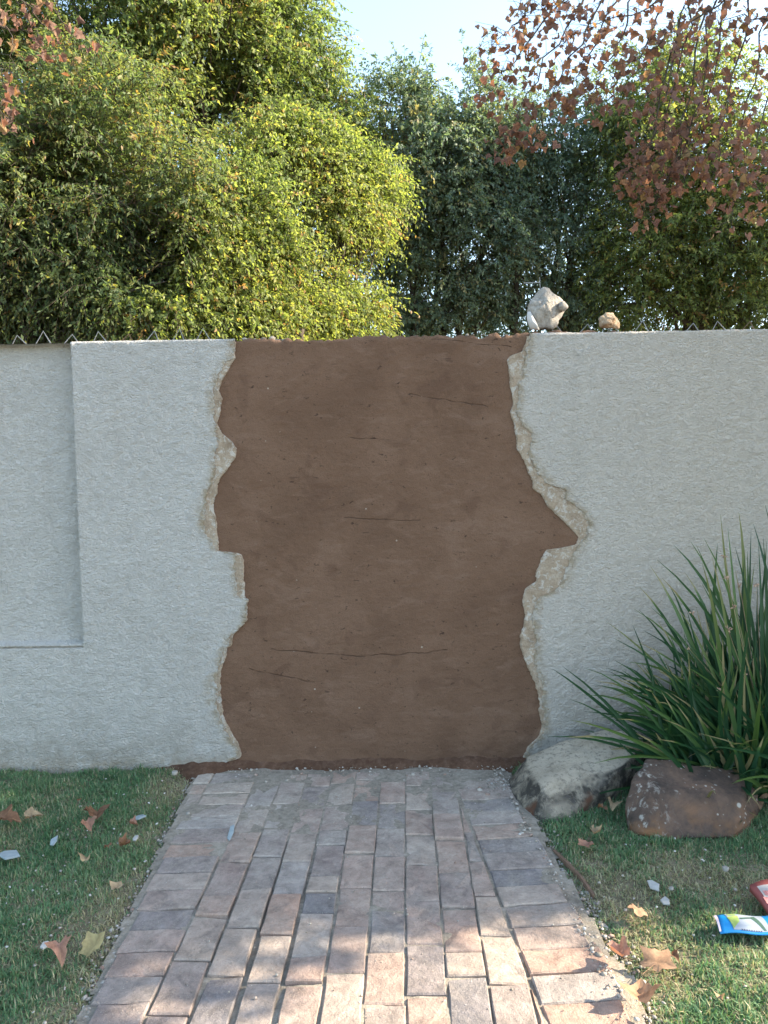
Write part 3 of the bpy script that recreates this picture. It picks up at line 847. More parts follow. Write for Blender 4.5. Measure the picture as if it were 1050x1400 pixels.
def toppos(rg):
    x = on_y(rg.choice([335, 335, 345, 380, 520, 570, 650, 690]) + rg.normal(0, 16), 458, .05).x
    return (np.clip(x, -.68, .66), rg.uniform(0.04, 0.19), Z_TOP + 0.004)
V, Fp, T = pebbles(70, toppos, lambda rg: rg.uniform(0.004, 0.012) * (1.5 if rg.random() < .15 else 1), 8, lambda rg: rg.uniform(0, .5))
o = mesh_obj('mortar_crumbs', V, Fp, M_bits, None, False, {'tone': T}); tag(o, 'crumbs of mortar along the broken brown top of the wall', 'crumbs', None, 'stuff')

# ------------------------------------------------------------------ mud along the foot of the wall, grit by the path
xs = np.arange(-1.32, 0.74, 0.012); ts = np.linspace(0, 1, 12)
wid = 0.05 + 0.035 * fbm2(NA, xs * 9, xs * 0 + 2, 3) + 0.085 * np.exp(-((xs - on_ground(262, 1065).x) / 0.12) ** 2) + 0.03 * np.exp(-((xs - .5) / 0.15) ** 2)
wid *= np.clip((xs + 1.32) / 0.35, 0.08, 1)
hh = 0.030 + 0.018 * fbm2(NB, xs * 11, xs * 0, 3)
hh *= np.clip((xs + 1.32) / 0.35, 0.15, 1)
X = np.repeat(xs[:, None], 12, 1); Y = 0.03 - (wid + 0.03)[:, None] * ts[None]
Z = -0.02 + (hh + 0.02)[:, None] * (1 - ts[None] ** 1.5) + 0.012 * fbm2(NA, X * 40, Y * 40, 3) * (1 - ts[None]) + 0.004
o = mesh_obj('mud', np.stack([X.ravel(), Y.ravel(), Z.ravel()], 1), grid_faces(12, len(xs))[:, ::-1], M_wetmud, None, True)
tag(o, 'brown mud spilled along the foot of the wall beside the path', 'mud', None, 'stuff')

small_grit = [False]
def grit_pos(rg):
    k = rg.random(); small = False
    if k < 0.50:
        y = -rg.uniform(0.05, 1.9) ** 1.0; x = right_x(y) + rg.normal(0.035, 0.035)
        z = -0.012 if x > right_x(y) else 0.002
    elif k < 0.74:
        y = -rg.uniform(0.02, 1.9); x = left_x(y) - abs(rg.normal(0.012, 0.03)); z = -0.012
    elif k < 0.80:
        y = -abs(rg.normal(0.0, 0.06)) - 0.02; x = rg.uniform(-.8, .6); z = 0.004
    elif k < 0.85:
        c = on_ground(688, 1075); x = c.x + rg.normal(0, .05); y = c.y + rg.normal(0, .05); z = 0.003
    else:
        y = -rg.uniform(0.05, 1.9); x = rg.uniform(left_x(y), right_x(y)); z = 0.001; small = True
    small_grit[0] = small
    return (x, min(y, -0.012), z)
V, Fp, T = pebbles(4200, grit_pos, lambda rg: (0.0010 + min(rg.exponential(0.0009), .004)) if small_grit[0] else min(0.0016 + rg.exponential(0.0020), 0.0115), 9, lambda rg: rg.random())
o = mesh_obj('gravel', V, Fp, M_bits, None, False, {'tone': T}); tag(o, 'loose grit and small stones scattered along the path edges', 'gravel', None, 'stuff')
def dirt_pos(rg):
    if rg.random() < .5:
        y = -rg.uniform(.05, 1.9); x = -rg.uniform(-left_x(y), -left_x(y) + .5)
    else:
        y = -rg.uniform(.4, 1.9); x = right_x(y) + rg.uniform(0.02, .9)
    return (x, y, float(soil_z(np.array(x), np.array(y))) + .012)
V, Fp, T = pebbles(240, dirt_pos, lambda rg: rg.uniform(0.002, 0.0065), 19, lambda rg: rg.choice([.5, .7, .95, 1.0]))
o = mesh_obj('plaster_crumbs', V, Fp, M_bits, None, False, {'tone': T}); tag(o, 'tiny pale plaster crumbs scattered through the grass', 'crumbs', None, 'stuff')

# ------------------------------------------------------------------ boulders
def with_base(lst, extra=(), zb=-0.07):
    p = px_pts(lst)
    return p + [Vector((q.x, q.y, zb)) for q in p] + list(extra)
o = hull_rock('boulder', with_base([(718, 1036, -.20), (733, 1058, -.36), (742, 1076, -.50), (762, 1014, -.15), (830, 995, -.10), (880, 998, -.10), (884, 1018, -.2), (760, 1102, -.53), (800, 1078, -.43), (857, 1043, -.33)],
                                  [on_ground(692, 1068, -.02), on_ground(692, 1088, -.02), on_ground(733, 1130, -.02), on_ground(768, 1132, -.02)]), M_palerock, 6, 40.0, 0.008, 9.0, 1.0)
tag(o, 'pale flat-topped boulder with a dark side, between the path and the wall', 'boulder')
o = hull_rock('boulder', with_base([(884, 1034, -.45), (1005, 1052, -.45), (1037, 1082, -.52), (860, 1062, -.55), (852, 1095, -.60), (880, 1082, -.64), (1012, 1096, -.66)],
                                  [on_ground(866, 1140), on_ground(925, 1148), on_ground(1005, 1146), on_ground(1030, 1130)]), M_redrock, 6, 44.0, 0.011, 8.0, 7.0)
tag(o, 'dark reddish boulder flecked with white lichen, below the strappy plant', 'boulder')

# ------------------------------------------------------------------ strappy plant
rp = random.Random(21)
PC = Vector((1.61, -0.32, 0.0))
plant = empty('strappy_plant', 'clump of long dark green strap leaves leaning against the wall', 'plant', PC)
def blade(p0, p1, p2, w, tone, fold=0.35, n=8, mass=None):
    """quadratic curve p0-p1-p2 with a folded strap section"""
    vs = []
    bend = Vector((rp.gauss(0, .022), rp.gauss(0, .015), rp.gauss(0, .012)))
    for i in range(n + 1):
        t = i / n
        p = p0 * (1 - t) ** 2 + p1 * 2 * t * (1 - t) + p2 * t * t
        d = ((p1 - p0) * (1 - t) + (p2 - p1) * t).normalized()
        s = d.cross(Vector((0.25, 1, 0.1)))
        s = s.normalized() if s.length > 1e-3 else Vector((1, 0, 0))
        nn = s.cross(d)
        ww = w * (0.75 + 0.25 * min(1, t * 4)) * (1 - max(0, (t - 0.45) / 0.55) ** 1.6) + 0.0004
        p = p + bend * (math.sin(math.pi * t))
        q = [p - s * ww, p + nn * ww * fold, p + s * ww]
        for a in q: a.y = min(a.y, -0.020)
        vs += [tuple(a - PC) for a in q]
    fs = []
    for i in range(n):
        a = i * 3
        fs += [(a, a + 1, a + 4, a + 3), (a + 1, a + 2, a + 5, a + 4)]
    tn = np.full(len(vs), tone); 
    tn = np.clip(tn + np.repeat(np.linspace(-.08, .10, n + 1), 3), 0, 1)
    if rp.random() < .25: tn[-6:] = 1.0                      # browned tip
    if mass is not None:
        k = len(mass[0]); mass[0].extend(vs); mass[1].extend([tuple(q + k for q in f) for f in fs]); mass[2].extend(tn)
        return
    mesh_obj('leaf', vs, fs, M_strap, plant, True, {'tone': tn})
tips = [(985, 703), (1046, 690), (944, 740), (898, 765), (888, 772), (921, 745), (962, 735), (1005, 748), (1030, 716), (874, 802), (936, 782), (874, 834), (828, 849), (866, 832), (905, 790), (1018, 760), (952, 745), (981, 742),
        (838, 872), (890, 830), (915, 800), (942, 770), (995, 722), (1048, 740), (858, 905), (830, 955), (832, 982), (868, 876), (900, 850), (926, 830), (880, 862), (960, 770), (1010, 700), (1060, 720), (973, 760), (848, 930), (826, 922)]
for (px, py) in tips:
    y = rp.uniform(-.42, -.10)
    tip = on_y(px, py, y)
    b = PC + Vector((rp.uniform(-.16, .16), rp.uniform(-.10, .16), 0.0))
    mid = b + (tip - b) * 0.5 + Vector((0.02, 0, 0.10 + 0.12 * (tip - b).length * rp.uniform(.4, 1.2)))
    if py > 895: mid.z += 0.10
    blade(b, mid, tip, rp.uniform(0.0065, 0.0105), rp.choice([.1, .25, .4, .5, .55, .75, .85]))
for i in range(185):
    az = rp.uniform(0, 2 * math.pi); tl = min(R(74), abs(rp.gauss(R(28), R(24)))); L = rp.uniform(0.45, 1.08) * (1.08 - tl * 0.25)
    b = PC + Vector((rp.gauss(0, .14), rp.gauss(0, .07), 0.0))
    d = Vector((math.cos(az) * math.sin(tl), 0.75 * math.sin(az) * math.sin(tl), math.cos(tl)))
    tip = b + d * L; tip.z -= 0.22 * math.sin(tl) * L
    tip.z = max(tip.z, 0.05)
    mid = b + d * L * 0.5 + Vector((0, 0, 0.05 * L))
    blade(b, mid, tip, rp.uniform(0.0065, 0.0105), rp.choice([0, .1, .2, .3, .4, .5, .6, .8]))
for i in range(52):                                    # low blades that splay over the boulders and along the wall
    az = rp.uniform(2.5, 3.9); rr_ = rp.uniform(.25, .62)
    b = PC + Vector((rp.gauss(-.12, .12), rp.gauss(0, .06), 0.0))
    tip = b + Vector((math.cos(az) * rr_, math.sin(az) * rr_ * .35, rp.uniform(.20, .60))); 
    blade(b, (b + tip) / 2 + Vector((0.04, 0, rp.uniform(.10, .24))), tip, rp.uniform(.005, .0095), rp.choice([.05, .2, .3, .45, .6, .75]))
for i in range(24):                                    # dead blades hanging about the base
    az = rp.uniform(2.2, 5.2)
    b = PC + Vector((rp.gauss(-.05, .12), rp.gauss(0, .08), 0.03))
    tip = b + Vector((math.cos(az) * rp.uniform(.2, .55), math.sin(az) * rp.uniform(.1, .25), rp.uniform(-.02, .16))); tip.z = max(tip.z, .02)
    blade(b, (b + tip) / 2 + Vector((0, 0, rp.uniform(.05, .22))), tip, rp.uniform(.002, .006), 1.0)
inner = ([], [], [])
for i in range(800):                                   # the crowded shorter leaves inside the clump
    az = rp.uniform(0, 2 * math.pi); tl = min(R(80), abs(rp.gauss(R(30), R(26)))); L = rp.uniform(0.30, 0.85)
    b = PC + Vector((rp.gauss(0, .17), rp.gauss(0, .08), 0.0))
    d = Vector((math.cos(az) * math.sin(tl), 0.7 * math.sin(az) * math.sin(tl), math.cos(tl)))
    tip = b + d * L; tip.z = max(tip.z - 0.25 * math.sin(tl) * L, 0.04)
    blade(b, b + d * L * .5 + Vector((0, 0, .05 * L)), tip, rp.uniform(.005, .0095), rp.choice([0, .1, .2, .3, .4, .5, .7]) if rp.random() < .93 else 1.0, n=6, mass=inner)
o = mesh_obj('inner_leaves', inner[0], inner[1], M_strap, plant, True, {'tone': inner[2]}); o['kind'] = 'stuff'
M_drypod = mat_plain('dry_flower_head', (0.36, 0.25, 0.18), 0.85, 0.2, 0.3)
for (px, py, s) in [(995, 860, .018), (946, 838, .013), (1011, 800, .012), (993, 790, .012), (1003, 830, .014), (1015, 922, .020), (1034, 800, .012), (942, 887, .010), (983, 942, .013), (990, 760, .014), (1040, 975, .012)]:
    c = on_y(px, py, -.46)
    vs, fs = [], []
    for k in range(7):
        a = rp.uniform(0, 6.28); e = rp.uniform(-1.2, 1.2)
        d = Vector((math.cos(a) * math.cos(e), math.sin(a) * math.cos(e), math.sin(e))); sd = d.orthogonal().normalized() * s * .35; n3 = d.cross(sd) * .6
        base = len(vs)
        for q in (c, c + d * s * .55 + sd, c + d * s * 1.15, c + d * s * .55 - sd, c + d * s * .5 + n3): vs.append(tuple(Vector(q) - PC))
        fs += [(base, base + 1, base + 4), (base + 1, base + 2, base + 4), (base + 2, base + 3, base + 4), (base + 3, base, base + 4)]
    st = len(vs)
    for q in (c, c + Vector((.0012, 0, 0)), PC + Vector((0, 0, .25)) + Vector((.0012, 0, 0)), PC + Vector((0, 0, .25))): vs.append(tuple(q - PC))
    fs.append((st, st + 1, st + 2, st + 3))
    mesh_obj('dry_flower', vs, fs, M_drypod, plant)

# ------------------------------------------------------------------ trees
def tube(pts, radii, sides=7):
    pts = [Vector(p) for p in pts]; V, Fc = [], []
    for i, p in enumerate(pts):
        d = (pts[min(i + 1, len(pts) - 1)] - pts[max(i - 1, 0)]).normalized()
        a = d.orthogonal().normalized() if abs(d.z) > .9 else d.cross(Vector((0, 0, 1))).normalized()
        b = d.cross(a)
        for k in range(sides):
            t = 2 * math.pi * k / sides
            V.append(tuple(p + (a * math.cos(t) + b * math.sin(t)) * radii[i]))
    for i in range(len(pts) - 1):
        for k in range(sides):
            Fc.append((i * sides + k, i * sides + (k + 1) % sides, (i + 1) * sides + (k + 1) % sides, (i + 1) * sides + k))
    Fc.append(tuple(range(sides - 1, -1, -1))); Fc.append(tuple((len(pts) - 1) * sides + k for k in range(sides)))
    return V, Fc

def limb_path(a, b, rnd, n=6, wob=0.08, lift=0.12):
    a, b = Vector(a), Vector(b); L = (b - a).length; out = []
    for i in range(n + 1):
        t = i / n
        p = a.lerp(b, t) + Vector((rnd.gauss(0, wob), rnd.gauss(0, wob), rnd.gauss(0, wob * .5))) * L * .35 * math.sin(math.pi * t)
        p.z += lift * L * math.sin(math.pi * t) * .5
        out.append(p)
    return out

def foliage_arrays(lobes, n_str, rg, leaf=(0.040, 0.066), ratio=0.21, strand=(0.18, 0.48), per=15, droop=0.5, hole=0.08, hfreq=1.7, inner=0.28):
    wts = np.array([l[3] * l[4] + l[3] * l[5] + l[4] * l[5] for l in lobes]); wts = wts / wts.sum()
    pick = rg.choice(len(lobes), n_str, p=wts)
    Lb = np.array(lobes)[pick]
    d = rg.normal(size=(n_str, 3)); d /= np.linalg.norm(d, axis=1)[:, None]
    r = np.clip(1 - np.abs(rg.normal(0, inner, n_str)), 0.15, 1) * (1 + 0.10 * rg.normal(size=n_str))
    bump_ = NC.n3((Lb[:, :3] + d * Lb[:, 3:6]) * 2.2 + 23) * 0.75 + NC.n3((Lb[:, :3] + d * Lb[:, 3:6]) * 5.0 + 3) * 0.35
    P = Lb[:, :3] + d * Lb[:, 3:6] * (r * (1 + bump_))[:, None]
    keep = (NC.n3(P * hfreq + 11) + 0.5 * NC.n3(P * hfreq * 2.3 + 5)) > (hole - 0.30)
    keep &= P[:, 2] > 0.4
    P, d = P[keep], d[keep]; n = len(P)
    u = d * 0.8 + rg.normal(size=(n, 3)) * 0.45 + np.array([0, 0, 0.35]); u /= np.linalg.norm(u, axis=1)[:, None]
    L = rg.uniform(*strand, n)
    t = (np.arange(per) + 0.6) / per
    t = t[None, :, None] + rg.uniform(-.03, .03, (n, per, 1))
    C = P[:, None] + u[:, None] * L[:, None, None] * t + np.array([0, 0, -1.0]) * (t ** 2) * (L * droop)[:, None, None]
    T = u[:, None] + np.array([0, 0, -2.0]) * t * droop; T /= np.linalg.norm(T, axis=2)[..., None]
    side = rg.normal(size=(n, per, 3)); side -= (side * T).sum(2)[..., None] * T; side /= np.linalg.norm(side, axis=2)[..., None]
    ax = T * 0.55 + side * 0.75 + np.array([0, 0, -0.45]); ax /= np.linalg.norm(ax, axis=2)[..., None]
    nr = rg.normal(size=(n, per, 3)) * 0.7 + d[:, None] * 0.6 + np.array([0, 0, 0.5])
    w = np.cross(ax, nr); w /= np.linalg.norm(w, axis=2)[..., None] + 1e-9
    nn = np.cross(w, ax)
    ll = rg.uniform(*leaf, (n, per, 1)); ww = ll * ratio * rg.uniform(.8, 1.2, (n, per, 1))
    V = np.stack([C, C + ax * ll * .42 + w * ww + nn * ww * .3, C + ax * ll - nn * ll * .08, C + ax * ll * .42 - w * ww + nn * ww * .3], 2).reshape(-1, 3)
    m = n * per
    F4 = (np.arange(m)[:, None] * 4 + np.array([[0, 1, 2, 3]]))
    branch_tone = rg.normal(0, .16, n) + (rg.random(n) < .035) * .6
    tone = np.clip(0.42 + branch_tone[:, None] + 0.45 * (NC.n3(P * 1.3 + 40))[:, None] + rg.normal(0, .17, (n, per)), 0, 1)
    # thin twig per strand
    tw = np.array([0.0, 0.5, 1.0])
    CT = P[:, None] + u[:, None] * L[:, None, None] * tw[None, :, None] + np.array([0, 0, -1.0]) * (tw ** 2)[None, :, None] * (L * droop)[:, None, None]
    sd = np.cross(u, rg.normal(size=(n, 3))); sd /= np.linalg.norm(sd, axis=1)[:, None] + 1e-9
    hw = np.array([.0035, .0025, .001])[None, :, None]
    TV = np.stack([CT - sd[:, None] * hw, CT + sd[:, None] * hw], 2).reshape(-1, 3)
    b = np.arange(n)[:, None] * 6
    TF = np.concatenate([b + np.array([[0, 1, 3, 2]]), b + np.array([[2, 3, 5, 4]])], 0)
    return V, F4, np.repeat(tone.ravel(), 4), TV, TF, P

def make_tree(name, label, lobes, n_str, mat, seed, base, trunk_r=0.09, stems=1, group='trees behind the wall', **kw):
    rg = np.random.default_rng(seed); rnd = random.Random(seed)
    root = empty(name, label, 'tree', base, 0, group)
    V, F4, T, TV, TF, P = foliage_arrays(lobes, n_str, rg, **kw)
    allv = np.concatenate([V, TV]); allf = np.concatenate([F4, TF + len(V)])
    o = mesh_obj('crown', allv, allf, [mat, M_bark], None, False, {'tone': np.concatenate([T, np.zeros(len(TV))])}, np.concatenate([np.zeros(len(F4)), np.ones(len(TF))]))
    o['kind'] = 'stuff'
    child_at(o, root)
    base = Vector(base)
    lobes_s = sorted(lobes, key=lambda l: l[2])
    ctr = sum((Vector(l[:3]) for l in lobes), Vector()) / len(lobes)
    tops = []
    for s_ in range(stems):
        off = Vector((rnd.uniform(-.35, .35), rnd.uniform(-.3, .3), 0)) if stems > 1 else Vector()
        tgt = Vector((base.x + (ctr.x - base.x) * .6 + off.x * 2.2, base.y + (ctr.y - base.y) * .6 + off.y * 2, max(2.0, ctr.z * 0.75)))
        pth = limb_path(base + off, tgt, rnd, 7, .07, 0)
        pth[0].z = -0.06
        rr = [trunk_r * (1.25 if i == 0 else 1 - .55 * i / 7) / math.sqrt(stems) for i in range(8)]
        v, f = tube(pth, rr, 9)
        child_at(mesh_obj('trunk', v, f, M_bark, None, True), root)
        tops.append(pth)
    for l in lobes:
        pth = min(tops, key=lambda q: (q[-1] - Vector(l[:3])).length)
        st = pth[rnd.choice([3, 4, 5, 6])]
        lp = limb_path(st, Vector(l[:3]) + Vector((0, 0, l[5] * .3)), rnd, 5, .10, .1)
        v, f = tube(lp, [trunk_r * .42 * (1 - .75 * i / 5) for i in range(6)], 6)
        for k in range(5):
            d = Vector((rnd.gauss(0, 1), rnd.gauss(0, 1), rnd.gauss(.2, .8))).normalized()
            e = Vector(l[:3]) + Vector((d.x * l[3], d.y * l[4], d.z * l[5])) * .85
            v2, f2 = tube(limb_path(lp[rnd.choice([2, 3, 4])], e, rnd, 4, .12, .1), [trunk_r * .17 * (1 - .8 * i / 4) for i in range(5)], 5)
            f += [tuple(q + len(v) for q in t) for t in f2]; v += v2
        child_at(mesh_obj('branch', v, f, M_bark, None, True), root)
    return root

def lobes_px(lst, y):
    out = []
    for e in lst:
        px, py, r = e[:3]; dy = e[3] if len(e) > 3 else 0.0
        c = on_y(px, py, y + dy); k = (y + dy - CAM_POS.y) / F_PX
        out.append((c.x, c.y, c.z, r * k, r * k * 1.05, r * k))
    return out

make_tree('bushy_tree', 'tall leafy green tree rising behind the other trees to the top of the photo',
          lobes_px([(300, 60, 95, -.3), (385, 110, 75, .2), (215, 30, 95, -.7), (430, 180, 70, .5), (90, 20, 110, -1.0), (465, 215, 55, .7), (345, 185, 75, 0), (400, 55, 55, .3), (130, 110, 85, -.8), (-80, 60, 150, -.8), (250, -80, 120, -.5), (330, -50, 85, 0), (255, 140, 70, -.5), (350, 20, 60, 0), (180, 150, 70, -.9), (380, 260, 80, .3)], 5.4),
          14500, M_olive, 31, (-1.7, 5.4, -.05), .13, 1)
make_tree('bushy_tree', 'rounded dark green bushy tree overhanging the recessed wall panel',
          lobes_px([(120, 225, 115), (30, 290, 120), (190, 300, 90), (85, 370, 95), (190, 385, 80), (-70, 260, 130), (-60, 400, 100), (150, 430, 60), (10, 430, 70)], 2.5),
          20500, M_green, 32, (-2.35, 2.7, -.05), .10, 2, leaf=(0.029, 0.052), ratio=.18)
make_tree('bushy_tree', 'sunlit yellow-green tree with thin drooping leaves in the middle, behind the wall',
          lobes_px([(345, 225, 55, .2), (395, 250, 58, .5), (300, 290, 60, -.3), (355, 310, 62, .0), (425, 300, 58, .6), (478, 272, 50, .9), (508, 252, 32, 1.1), (260, 350, 58, -.6), (315, 365, 62, -.3), (375, 375, 62, .1), (435, 370, 58, .6), (485, 335, 50, .9), (240, 420, 60, -.8), (300, 430, 60, -.5), (360, 440, 58, -.1), (425, 440, 55, .4), (475, 410, 42, .8), (445, 215, 42, .7), (270, 310, 50, -.5), (390, 190, 36, .4), (205, 440, 45, -.9)], 3.3),
          19500, M_yellow, 33, (-1.05, 3.4, -.05), .09, 2, leaf=(0.029, 0.050), ratio=.22, hole=.18)
make_tree('hedge_tree', 'dark green tree with golden lit top standing just beyond the mud patch',
          lobes_px([(580, 235, 105), (555, 165, 60), (640, 185, 70), (520, 160, 45), (600, 330, 95), (680, 225, 60), (610, 150, 45), (530, 320, 60), (560, 400, 55), (660, 340, 60), (545, 438, 45), (600, 436, 50), (655, 432, 48)], 6.2),
          9800, M_dark, 34, (0.6, 6.3, -.05), .09, 3, hole=0.22, hfreq=2.6)
make_tree('hedge_tree', 'dark bluish green tree with sky showing through, behind the upright rubble chunk',
          lobes_px([(760, 215, 90), (715, 190, 55), (790, 300, 95), (730, 330, 80), (830, 240, 85), (740, 160, 45), (770, 400, 70), (690, 300, 60), (700, 400, 60), (820, 160, 50), (700, 440, 45), (755, 436, 50), (812, 430, 52)], 6.6),
          7800, M_dark, 35, (2.0, 6.8, -.05), .10, 3, hole=0.27, hfreq=2.6)
make_tree('hedge_tree', 'yellow-flecked green tree behind the russet plane leaves over the plant',
          lobes_px([(920, 190, 100), (990, 270, 110), (880, 140, 75), (960, 350, 100), (890, 320, 80), (1060, 340, 110), (960, 120, 70), (860, 390, 60), (1010, 420, 70), (920, 420, 60), (1120, 250, 120), (1180, 330, 120), (1240, 200, 130), (1330, 330, 140), (1340, 180, 120)], 6.0),
          14000, M_olive, 36, (3.9, 6.3, -.05), .12, 3, hole=0.10)

make_tree('shade_shrub', 'unseen evergreen shrub added past the strappy plant to shade the wall foot',
          [(4.7, -.40, .8, .55, .38, .9), (4.8, -.42, 1.8, .6, .40, .9), (4.7, -.40, 2.8, .55, .38, .7), (5.1, -.41, 1.3, .5, .36, 1.0), (4.8, -.36, 3.6, .55, .38, .7)], 4600, M_green, 37, (4.8, -.38, -.05), .05, 3, None, leaf=(.06, .09), ratio=.25, hole=-.3)  # unseen shrub, added to cast shade along the foot of the wall

# ------------------------------------------------------------------ plane trees with russet leaves
def plane_leaf_mesh(seed, size=0.055, curl=0.35):
    rnd = random.Random(seed)
    ang_r = [(-90, .22), (-62, .62), (-40, .74), (-22, .62), (-8, .74), (14, .98), (24, .84), (38, .68), (52, .76), (72, .88), (90, 1.10), (108, .88), (128, .76), (142, .68), (156, .84), (166, .98), (188, .74), (202, .62), (220, .74), (242, .62)]
    cx, cy = rnd.uniform(-.5, .5) * curl, rnd.uniform(-.6, .6) * curl
    fo = rnd.uniform(.2, 1.0) * curl; tw = rnd.uniform(-.4, .4) * curl
    vs = []
    def zf(x, y): return (fo * abs(x) * .9 + cx * x * x + cy * y * y * rnd.uniform(.8, 1.2) + tw * x * y) 
    for a, r in ang_r:
        r *= rnd.uniform(.88, 1.12); a = R(a + rnd.uniform(-4, 4))
        x, y = r * math.cos(a), r * math.sin(a)
        vs.append((x * size, y * size, (zf(x, y) + rnd.uniform(-.06, .06) * curl * 2) * size))
    n = len(vs)
    for a, r in ang_r:
        r *= .5; a = R(a); x, y = r * math.cos(a), r * math.sin(a)
        vs.append((x * size, y * size, zf(x, y) * size))
    vs.append((0, 0, 0))
    fs = []
    for i in range(n):
        j = (i + 1) % n
        fs += [(i, j, n + j, n + i), (n + i, n + j, 2 * n)]
    b = len(vs)
    vs += [(-.018 * size, -.1 * size, 0), (.018 * size, -.1 * size, 0), (.03 * size, -1.0 * size, .12 * size), (0, -1.0 * size, .12 * size)]
    fs.append((b, b + 3, b + 2, b + 1))
    me = bpy.data.meshes.new('leaf'); me.from_pydata(vs, [], fs); me.update()
    me.polygons.foreach_set('use_smooth', np.ones(len(me.polygons), dtype=bool))
    return me
hang_meshes = []
for s in range(8):
    me = plane_leaf_mesh(100 + s, 0.028, 1.0); me.materials.append(M_russet); hang_meshes.append(me)

def plane_tree(label, base, top, twigs, seed, shade_lobes, n_shade, max_leaf, spacing):
    rnd = random.Random(seed); rg = np.random.default_rng(seed)
    root = empty('plane_tree', label, 'tree', base, 0, 'plane trees with russet leaves')
    base, top = Vector(base), Vector(top)
    pth = limb_path(base, top, rnd, 7, .04, 0)
    v, f = tube(pth, [.17, .15, .14, .13, .12, .11, .10, .09], 10)
    child_at(mesh_obj('trunk', v, f, M_bark_pale, None, True), root)
    vv, ff, spots = [], [], []
    for tw in twigs:
        pts = [on_y(px, py, y) for px, py, y in tw]
        sm = []
        for i in range(len(pts) - 1):
            for k in range(4): sm.append(pts[i].lerp(pts[i + 1], k / 4) + Vector((rnd.gauss(0, .012), rnd.gauss(0, .012), rnd.gauss(0, .01))))
        sm.append(pts[-1])
        v, f = tube(sm, [max(.0018, .0065 * (1 - i / len(sm))) for i in range(len(sm))], 5)
        child_at(mesh_obj('twig', v, f, M_bark), root)
        ln = sum((sm[i + 1] - sm[i]).length for i in range(len(sm) - 1))
        for k in range(int(ln / spacing)):
            t = rnd.random() ** 0.75 * (len(sm) - 1); i = min(int(t), len(sm) - 2)
            p = sm[i].lerp(sm[i + 1], t - i)
            spots.append((p, p + Vector((rnd.gauss(0, .065), rnd.gauss(0, .06), rnd.gauss(-.03, .05)))))
    spots.sort(key=lambda q: (q[1] - CAM_POS).length)
    mv, mf, mt = [], [], []
    for n_, (p, q) in enumerate(spots):
        # tip hangs down: local +Y to -Z, plus a random swing
        rot = Matrix.Rotation(rnd.uniform(0, 6.28), 3, 'Z') @ Matrix.Rotation(rnd.gauss(R(-78), R(26)), 3, 'X') @ Matrix.Rotation(rnd.gauss(0, .5), 3, 'Z')
        sc = rnd.uniform(.6, 1.3); me = rnd.choice(hang_meshes)
        if n_ < max_leaf:
            o = bpy.data.objects.new('leaf', me); link(o)
            o.parent = root
            o.matrix_local = Matrix.Translation(q - base) @ rot.to_4x4() @ Matrix.Scale(sc, 4)
        else:
            k0 = len(mv); mv += [tuple(q + (rot @ w.co) * sc) for w in me.vertices]
            mf += [tuple(i + k0 for i in pl.vertices) for pl in me.polygons]; mt += [rnd.random()] * len(me.vertices)
        tip = q + (rot @ Vector((0, -.05, .006))) * sc
        v, f = tube([p, p.lerp(tip, .5) + Vector((0, 0, .01)), tip], [.0016, .0013, .001], 3)
        ff += [tuple(a + len(vv) for a in t_) for t_ in f]; vv += v
    if mv:
        o = child_at(mesh_obj('foliage', mv, mf, M_russet_mass, None, True, {'tone': mt}), root); o['kind'] = 'stuff'
    if vv:
        o = child_at(mesh_obj('leaf_stalks', vv, ff, M_bark), root); o['kind'] = 'stuff'
    # boughs from the trunk to the twigs and to the rest of the crown
    ends = [on_y(*tw[0]) for tw in twigs][::3] + [Vector(l[:3]) for l in shade_lobes]
    for e in ends:
        lp = limb_path(pth[-1].lerp(pth[-3], rnd.random()), e, rnd, 7, .05, .35)
        v, f = tube(lp, [.028 * (1 - .85 * i / 7) + .003 for i in range(8)], 7)
        child_at(mesh_obj('bough', v, f, M_bark, None, True), root)
    # the rest of the crown, out of the picture
    n = n_shade
    wts = np.array([l[3] * l[4] * l[5] for l in shade_lobes]); wts /= wts.sum()
    Lb = np.array(shade_lobes)[rg.choice(len(shade_lobes), n, p=wts)]
    d = rg.normal(size=(n, 3)); d /= np.linalg.norm(d, axis=1)[:, None]
    P = Lb[:, :3] + d * Lb[:, 3:6] * (rg.random((n, 1)) ** .45)
    keep = NC.n3(P * 2.1 + 3) > -.13
    P = P[keep]; n = len(P)
    me = plane_leaf_mesh(55, .06, .5)
    bv = np.array([v.co[:] for v in me.vertices])[:20]
    ax = rg.normal(size=(n, 3)) * .5 + np.array([0, 0, -1.]); ax /= np.linalg.norm(ax, axis=1)[:, None]
    w = np.cross(ax, rg.normal(size=(n, 3))); w /= np.linalg.norm(w, axis=1)[:, None]
    nn = np.cross(w, ax); s = rg.uniform(.8, 1.5, (n, 1, 1))
    V = P[:, None] + (bv[None, :, 0:1] * w[:, None] + bv[None, :, 1:2] * ax[:, None] + bv[None, :, 2:3] * nn[:, None]) * s
    F20 = np.arange(n)[:, None] * 20 + np.arange(20)[None]
    o = mesh_obj('crown', V.reshape(-1, 3), F20, M_russet_mass, None, False, {'tone': np.repeat(rg.random(n), 20)})
    o['kind'] = 'stuff'
    child_at(o, root)
Yp = 0.9
